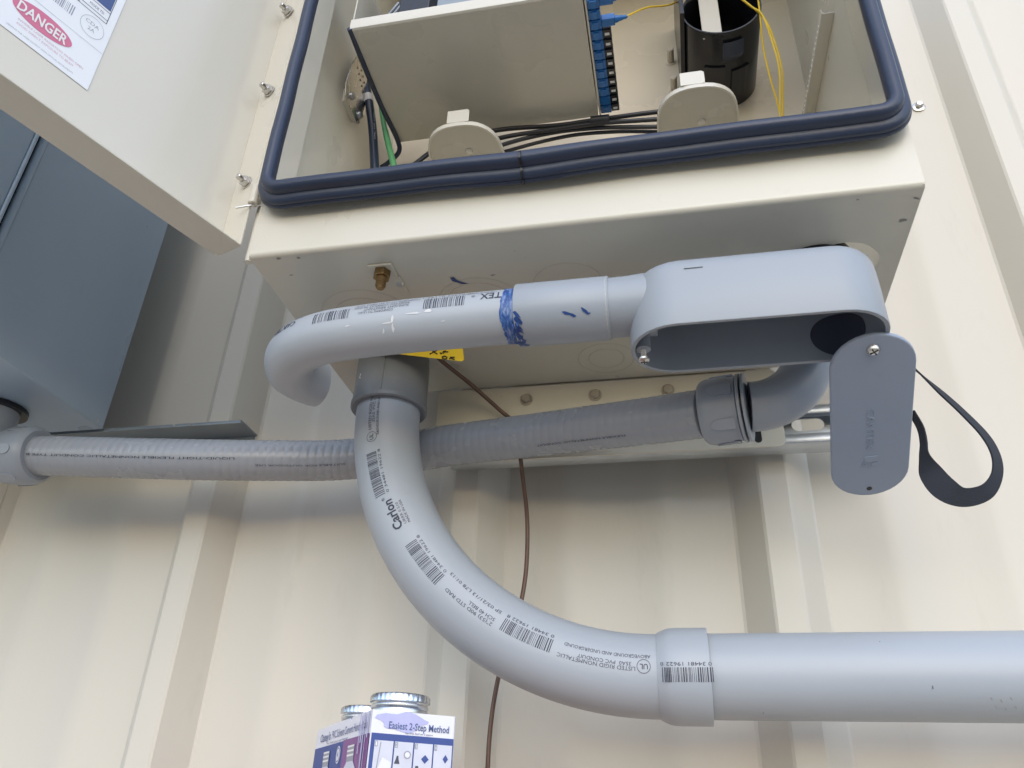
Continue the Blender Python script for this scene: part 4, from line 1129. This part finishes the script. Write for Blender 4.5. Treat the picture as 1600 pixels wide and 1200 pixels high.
mb = MB(); pl = [kp(0, 0.0007, ZBt), kp(0, LL, ZBt), kp(0, LL, ZTp - .001), kp(0, .100, ZTp), kp(0, .058, ZTp - .0005), kp(0, .054, ZTp - .003), kp(0, .050, ZTp), kp(0, .0007, ZTp)]
mb.prism(pl, cw * .0006); mb.build('left_panel', M['carton_white'], pk, smooth=0)
mb = MB(); mb.prism([kp(.001, .001, ZBt), kp(WW - .001, .001, ZBt), kp(WW - .001, LL - .001, ZBt), kp(.001, LL - .001, ZBt)], (0, 0, .0006)); mb.build('bottom_panel', M['carton_white'], pk, smooth=0)
def fpatch(a0, a1, z0, z1, name, m_, n_=.0003, face='f'):
    mb = MB()
    if face == 'f': q = [kp(a0, 0, z0, n_), kp(a1, 0, z0, n_), kp(a1, 0, z1, n_), kp(a0, 0, z1, n_)]
    else: q = [kp(0, a0, z0, n_, 'l'), kp(0, a1, z0, n_, 'l'), kp(0, a1, z1, n_, 'l'), kp(0, a0, z1, n_, 'l')]
    mb.add(q, [(0, 1, 2, 3)]); return mb.build(name, m_, pk, smooth=0)
FM = lambda a0, z0, n_=.0006: (lambda u, v, e: kp(a0 + u, 0, z0 + v, n_))
LM = lambda b0, z0, n_=.0006: (lambda u, v, e: kp(0, b0 - u, z0 + v, n_, 'l'))
fpatch(.0008, WW - .0005, ZBt, ZTp - .0150, 'blue_front', M['carton_blue'])
write(FM(.0125, ZTp - .0115), 'Easiest 2-Step Method', .0445, .0046, 'heading', M['blue_ink'], pk, bold=.012)
write(FM(.0250, ZTp - .0142), 'Lo mas facil en 2 pasos', .020, .0013, 'subheading', M['ink_soft'], pk)
mb = MB(); mb.add([kp(.022 + .0 + .017 * cos(a) * (1 + .22 * sin(3 * a) + .1 * sin(7 * a + 1)), 0, ZTp - .0068 + .0062 * sin(a) * (1 + .2 * cos(5 * a)), .0004) for a in [2 * pi * k / 24 for k in range(24)]], [tuple(range(24))]); lavo = mb.build('primer_stain', M['lav'], pk, smooth=0)
for k in range(4):
    a0 = .0035 + k * .0144
    fpatch(a0, a0 + .0134, ZTp - .0400, ZTp - .0195, 'step_picture', M['photo'], .0006)
    fpatch(a0 + .0002, a0 + .0022, ZTp - .0235, ZTp - .0198, 'step_number_box', M['grey_ink'], .0008)
    write(FM(a0 + .0007, ZTp - .0230, .0010), str(k + 1), .0010, .0026, 'step_number', M['carton_white'], pk)
def poly_f(pts_, m_, n_=.0009, nm='picture_detail'):
    mb = MB(); mb.add([kp(a, 0, ZTp + z, n_) for a, z in pts_], [tuple(range(len(pts_)))]); mb.build(nm, m_, pk, smooth=0)
poly_f([(.0060, -.0385), (.0066, -.0385), (.0082, -.0205), (.0076, -.0205)], M['grey_ink'])
poly_f([(.0065, -.039), (.016, -.039), (.0165, -.033), (.010, -.030)], M['carton_white'])
circ = lambda cx_, cz_, r_, n_=14: [(cx_ + r_ * cos(2 * pi * k / n_), cz_ + r_ * sin(2 * pi * k / n_)) for k in range(n_)]
poly_f(circ(.0275, -.0275, .0026), M['grey_ink']); poly_f(circ(.0275, -.0275, .0018), M['carton_white'], .0010)
poly_f([(.0185, -.0335), (.0225, -.0335), (.0215, -.0305), (.0212, -.0285), (.0200, -.0285), (.0196, -.0305)], M['ink_soft'])
poly_f([(.0405 + dx, -.0295 + dz) for dx, dz in ((-.0028, 0), (0, -.0028), (.0028, 0), (0, .0028))], M['carton_blue'])
poly_f([(.0335, -.0375), (.0365, -.0375), (.0360, -.0340), (.0340, -.0340)], M['ink_soft'])
poly_f([(.0555 + dx, -.0285 + dz) for dx, dz in ((-.0020, 0), (0, -.0028), (.0020, 0), (0, .0028))], M['carton_blue'])
write(FM(.0110, ZTp - .0445), '1. Cut, remove burrs and dirt from pipe', .042, .0022, 'step_text', M['carton_white'], pk)
# left face: white head, blue and purple fields, two printed cans
fpatch(.0008, LL - .0005, ZBt, ZTp - .0155, 'blue_side', M['carton_blue'], face='l')
fpatch(.0012, .0660, ZBt, ZTp - .0152, 'purple_side', M['carton_purple'], .0005, 'l')
write(LM(.1400, ZTp - .0115), "Oatey's", .032, .0060, 'heading', M['blue_ink'], pk, bold=.012)
write(LM(.1030, ZTp - .0112), 'PVC Solvent Cement Handy Pack', .094, .0056, 'heading', M['blue_ink'], pk, bold=.006)
write(LM(.1150, ZTp - .0148), 'for PVC pipe and fittings', .060, .0014, 'subheading', M['ink_soft'], pk)
for k, b0 in enumerate((.1120, .0420)):
    def lpoly(pts_, m_, n_, nm='printed_can'):
        mb = MB(); mb.add([kp(0, b0 - b, ZTp + z, n_, 'l') for b, z in pts_], [tuple(range(len(pts_)))]); mb.build(nm, m_, pk, smooth=0)
    lpoly([(-.016, -.09), (.016, -.09), (.016, -.036), (.008, -.031), (-.008, -.031), (-.016, -.036)], M['photo'], .0008)
    lpoly([(-.009, -.031), (.009, -.031), (.009, -.020), (-.009, -.020)], M['grey_ink'], .0008)
    for zz in (-.0215, -.0245, -.0275): lpoly([(-.0085, zz), (.0085, zz), (.0085, zz + .0013), (-.0085, zz + .0013)], M['white'], .0010)
    lpoly([(-.0155, -.0375), (.0155, -.0375), (.0155, -.0365), (-.0155, -.0365)], M['ink_soft'], .0010)
    write((lambda b0: (lambda u, v, e: kp(0, b0 + .011 - u, ZTp - .049 + v, .0011, 'l')))(b0), 'Oatey', .022, .0050, 'can_name', M['ink'], pk, bold=.01)
mb = MB(); mb.add([kp(0, .0770 + .0062 * cos(a), ZTp - .0245 + .0062 * sin(a), .0007, 'l') for a in [2 * pi * k / 20 for k in range(20)]], [tuple(range(20))]); mb.build('size_roundel', M['carton_white'], pk, smooth=0)
mb = MB(); mb.loft([[kp(0, .0770 + r_ * cos(a), ZTp - .0245 + r_ * sin(a), .0009, 'l') for a in [2 * pi * k / 20 for k in range(20)]] for r_ in (.0045, .0052)], False, False); mb.build('size_roundel', M['carton_blue'], pk, smooth=0)
write(LM(.0790, ZTp - .0262, .0010), '4', .003, .004, 'size_text', M['carton_blue'], pk)
for zz in (-.037, -.0405, -.048): fpatch(.0700, .0850, ZTp + zz, ZTp + zz + .0018, 'pale_text_bar', M['photo'], .0008, 'l')
for k in range(5):                                 # primer runs down the carton's near edge
    b0 = .0035 + k * .0045; z1 = random.uniform(.012, .05)
    fpatch(b0, b0 + random.uniform(.0010, .0028), ZTp - z1, ZTp - .0005 - .002 * (k % 2), 'primer_run', M['lav'], .0011 + k * .0001, 'l')
for k, (bb, lb) in enumerate(((.036, 'nearer can with silver screw cap, in front in the carton'), (.118, 'farther can with silver screw cap, mostly hidden behind the carton'))):
    cn = thing('cement_can', lb, 'can', 'cans in the carton')
    c = kp(.0308, bb, 0)
    mb = MB(); mb.lathe((c.x, c.y, ZBt + .001), (0, 0, 1), [(0, .0275), (.002, .0285), (.110, .0285), (.1150, .027), (.1200, .0205), (.1268, .0200)], 40); mb.build('can_body', M['tin'], cn, smooth=40)
    mb = MB()
    prof = [(0, .0205), (.0004, .0216), (.0025, .0217), (.0033, .0208), (.0045, .0216), (.0060, .0216), (.0068, .0208), (.0080, .0212), (.0086, .0222), (.0125, .0222), (.0137, .0214), (.0140, .019)]
    n_ = 144; L = []
    for tt, rr_ in prof:
        L.append([(c.x + (rr_ + (.00035 if (.0082 < tt < .013 and q % 4 < 2) else 0)) * cos(2 * pi * q / n_), c.y + (rr_ + (.00035 if (.0082 < tt < .013 and q % 4 < 2) else 0)) * sin(2 * pi * q / n_), .0782 + tt) for q in range(n_)])
    mb.loft(L); mb.build('screw_cap', M['tin'], cn, smooth=40)

# step ladder that carries the carton (just below the view)
ld = thing('step_ladder', 'orange step ladder below the carton at the foot of the wall', 'ladder')
mb = MB(); mb.box((-.52, .44, ZBt - .05), (-.05, .725, ZBt - .0005)); mb.build('ladder_top', M['fibreglass'], ld, bevel=.004)
for x in (-.50, -.07):
    for (y0, y1) in ((.46, .30), (.70, .735)):
        mb = MB(); s_ = -1 if x < -.3 else 1
        mb.loft([[(x - .012, y0 - .03, ZBt - .05), (x + .012, y0 - .03, ZBt - .05), (x + .012, y0 + .02, ZBt - .05), (x - .012, y0 + .02, ZBt - .05)], [(x - .012 + s_ * .06, y1 - .03, -1.5), (x + .012 + s_ * .06, y1 - .03, -1.5), (x + .012 + s_ * .06, y1 + .02, -1.5), (x - .012 + s_ * .06, y1 + .02, -1.5)]])
        mb.build('rail', M['fibreglass'], ld)
for z in (-.38, -.68, -.98, -1.26):
    f = (ZBt - .05 - z) / (1.45); y = .46 - .16 * f
    mb = MB(); mb.box((-.49 - .05 * f, y - .03, z), (-.08 + .05 * f, y + .04, z + .025)); mb.build('step', M['zinc'], ld)
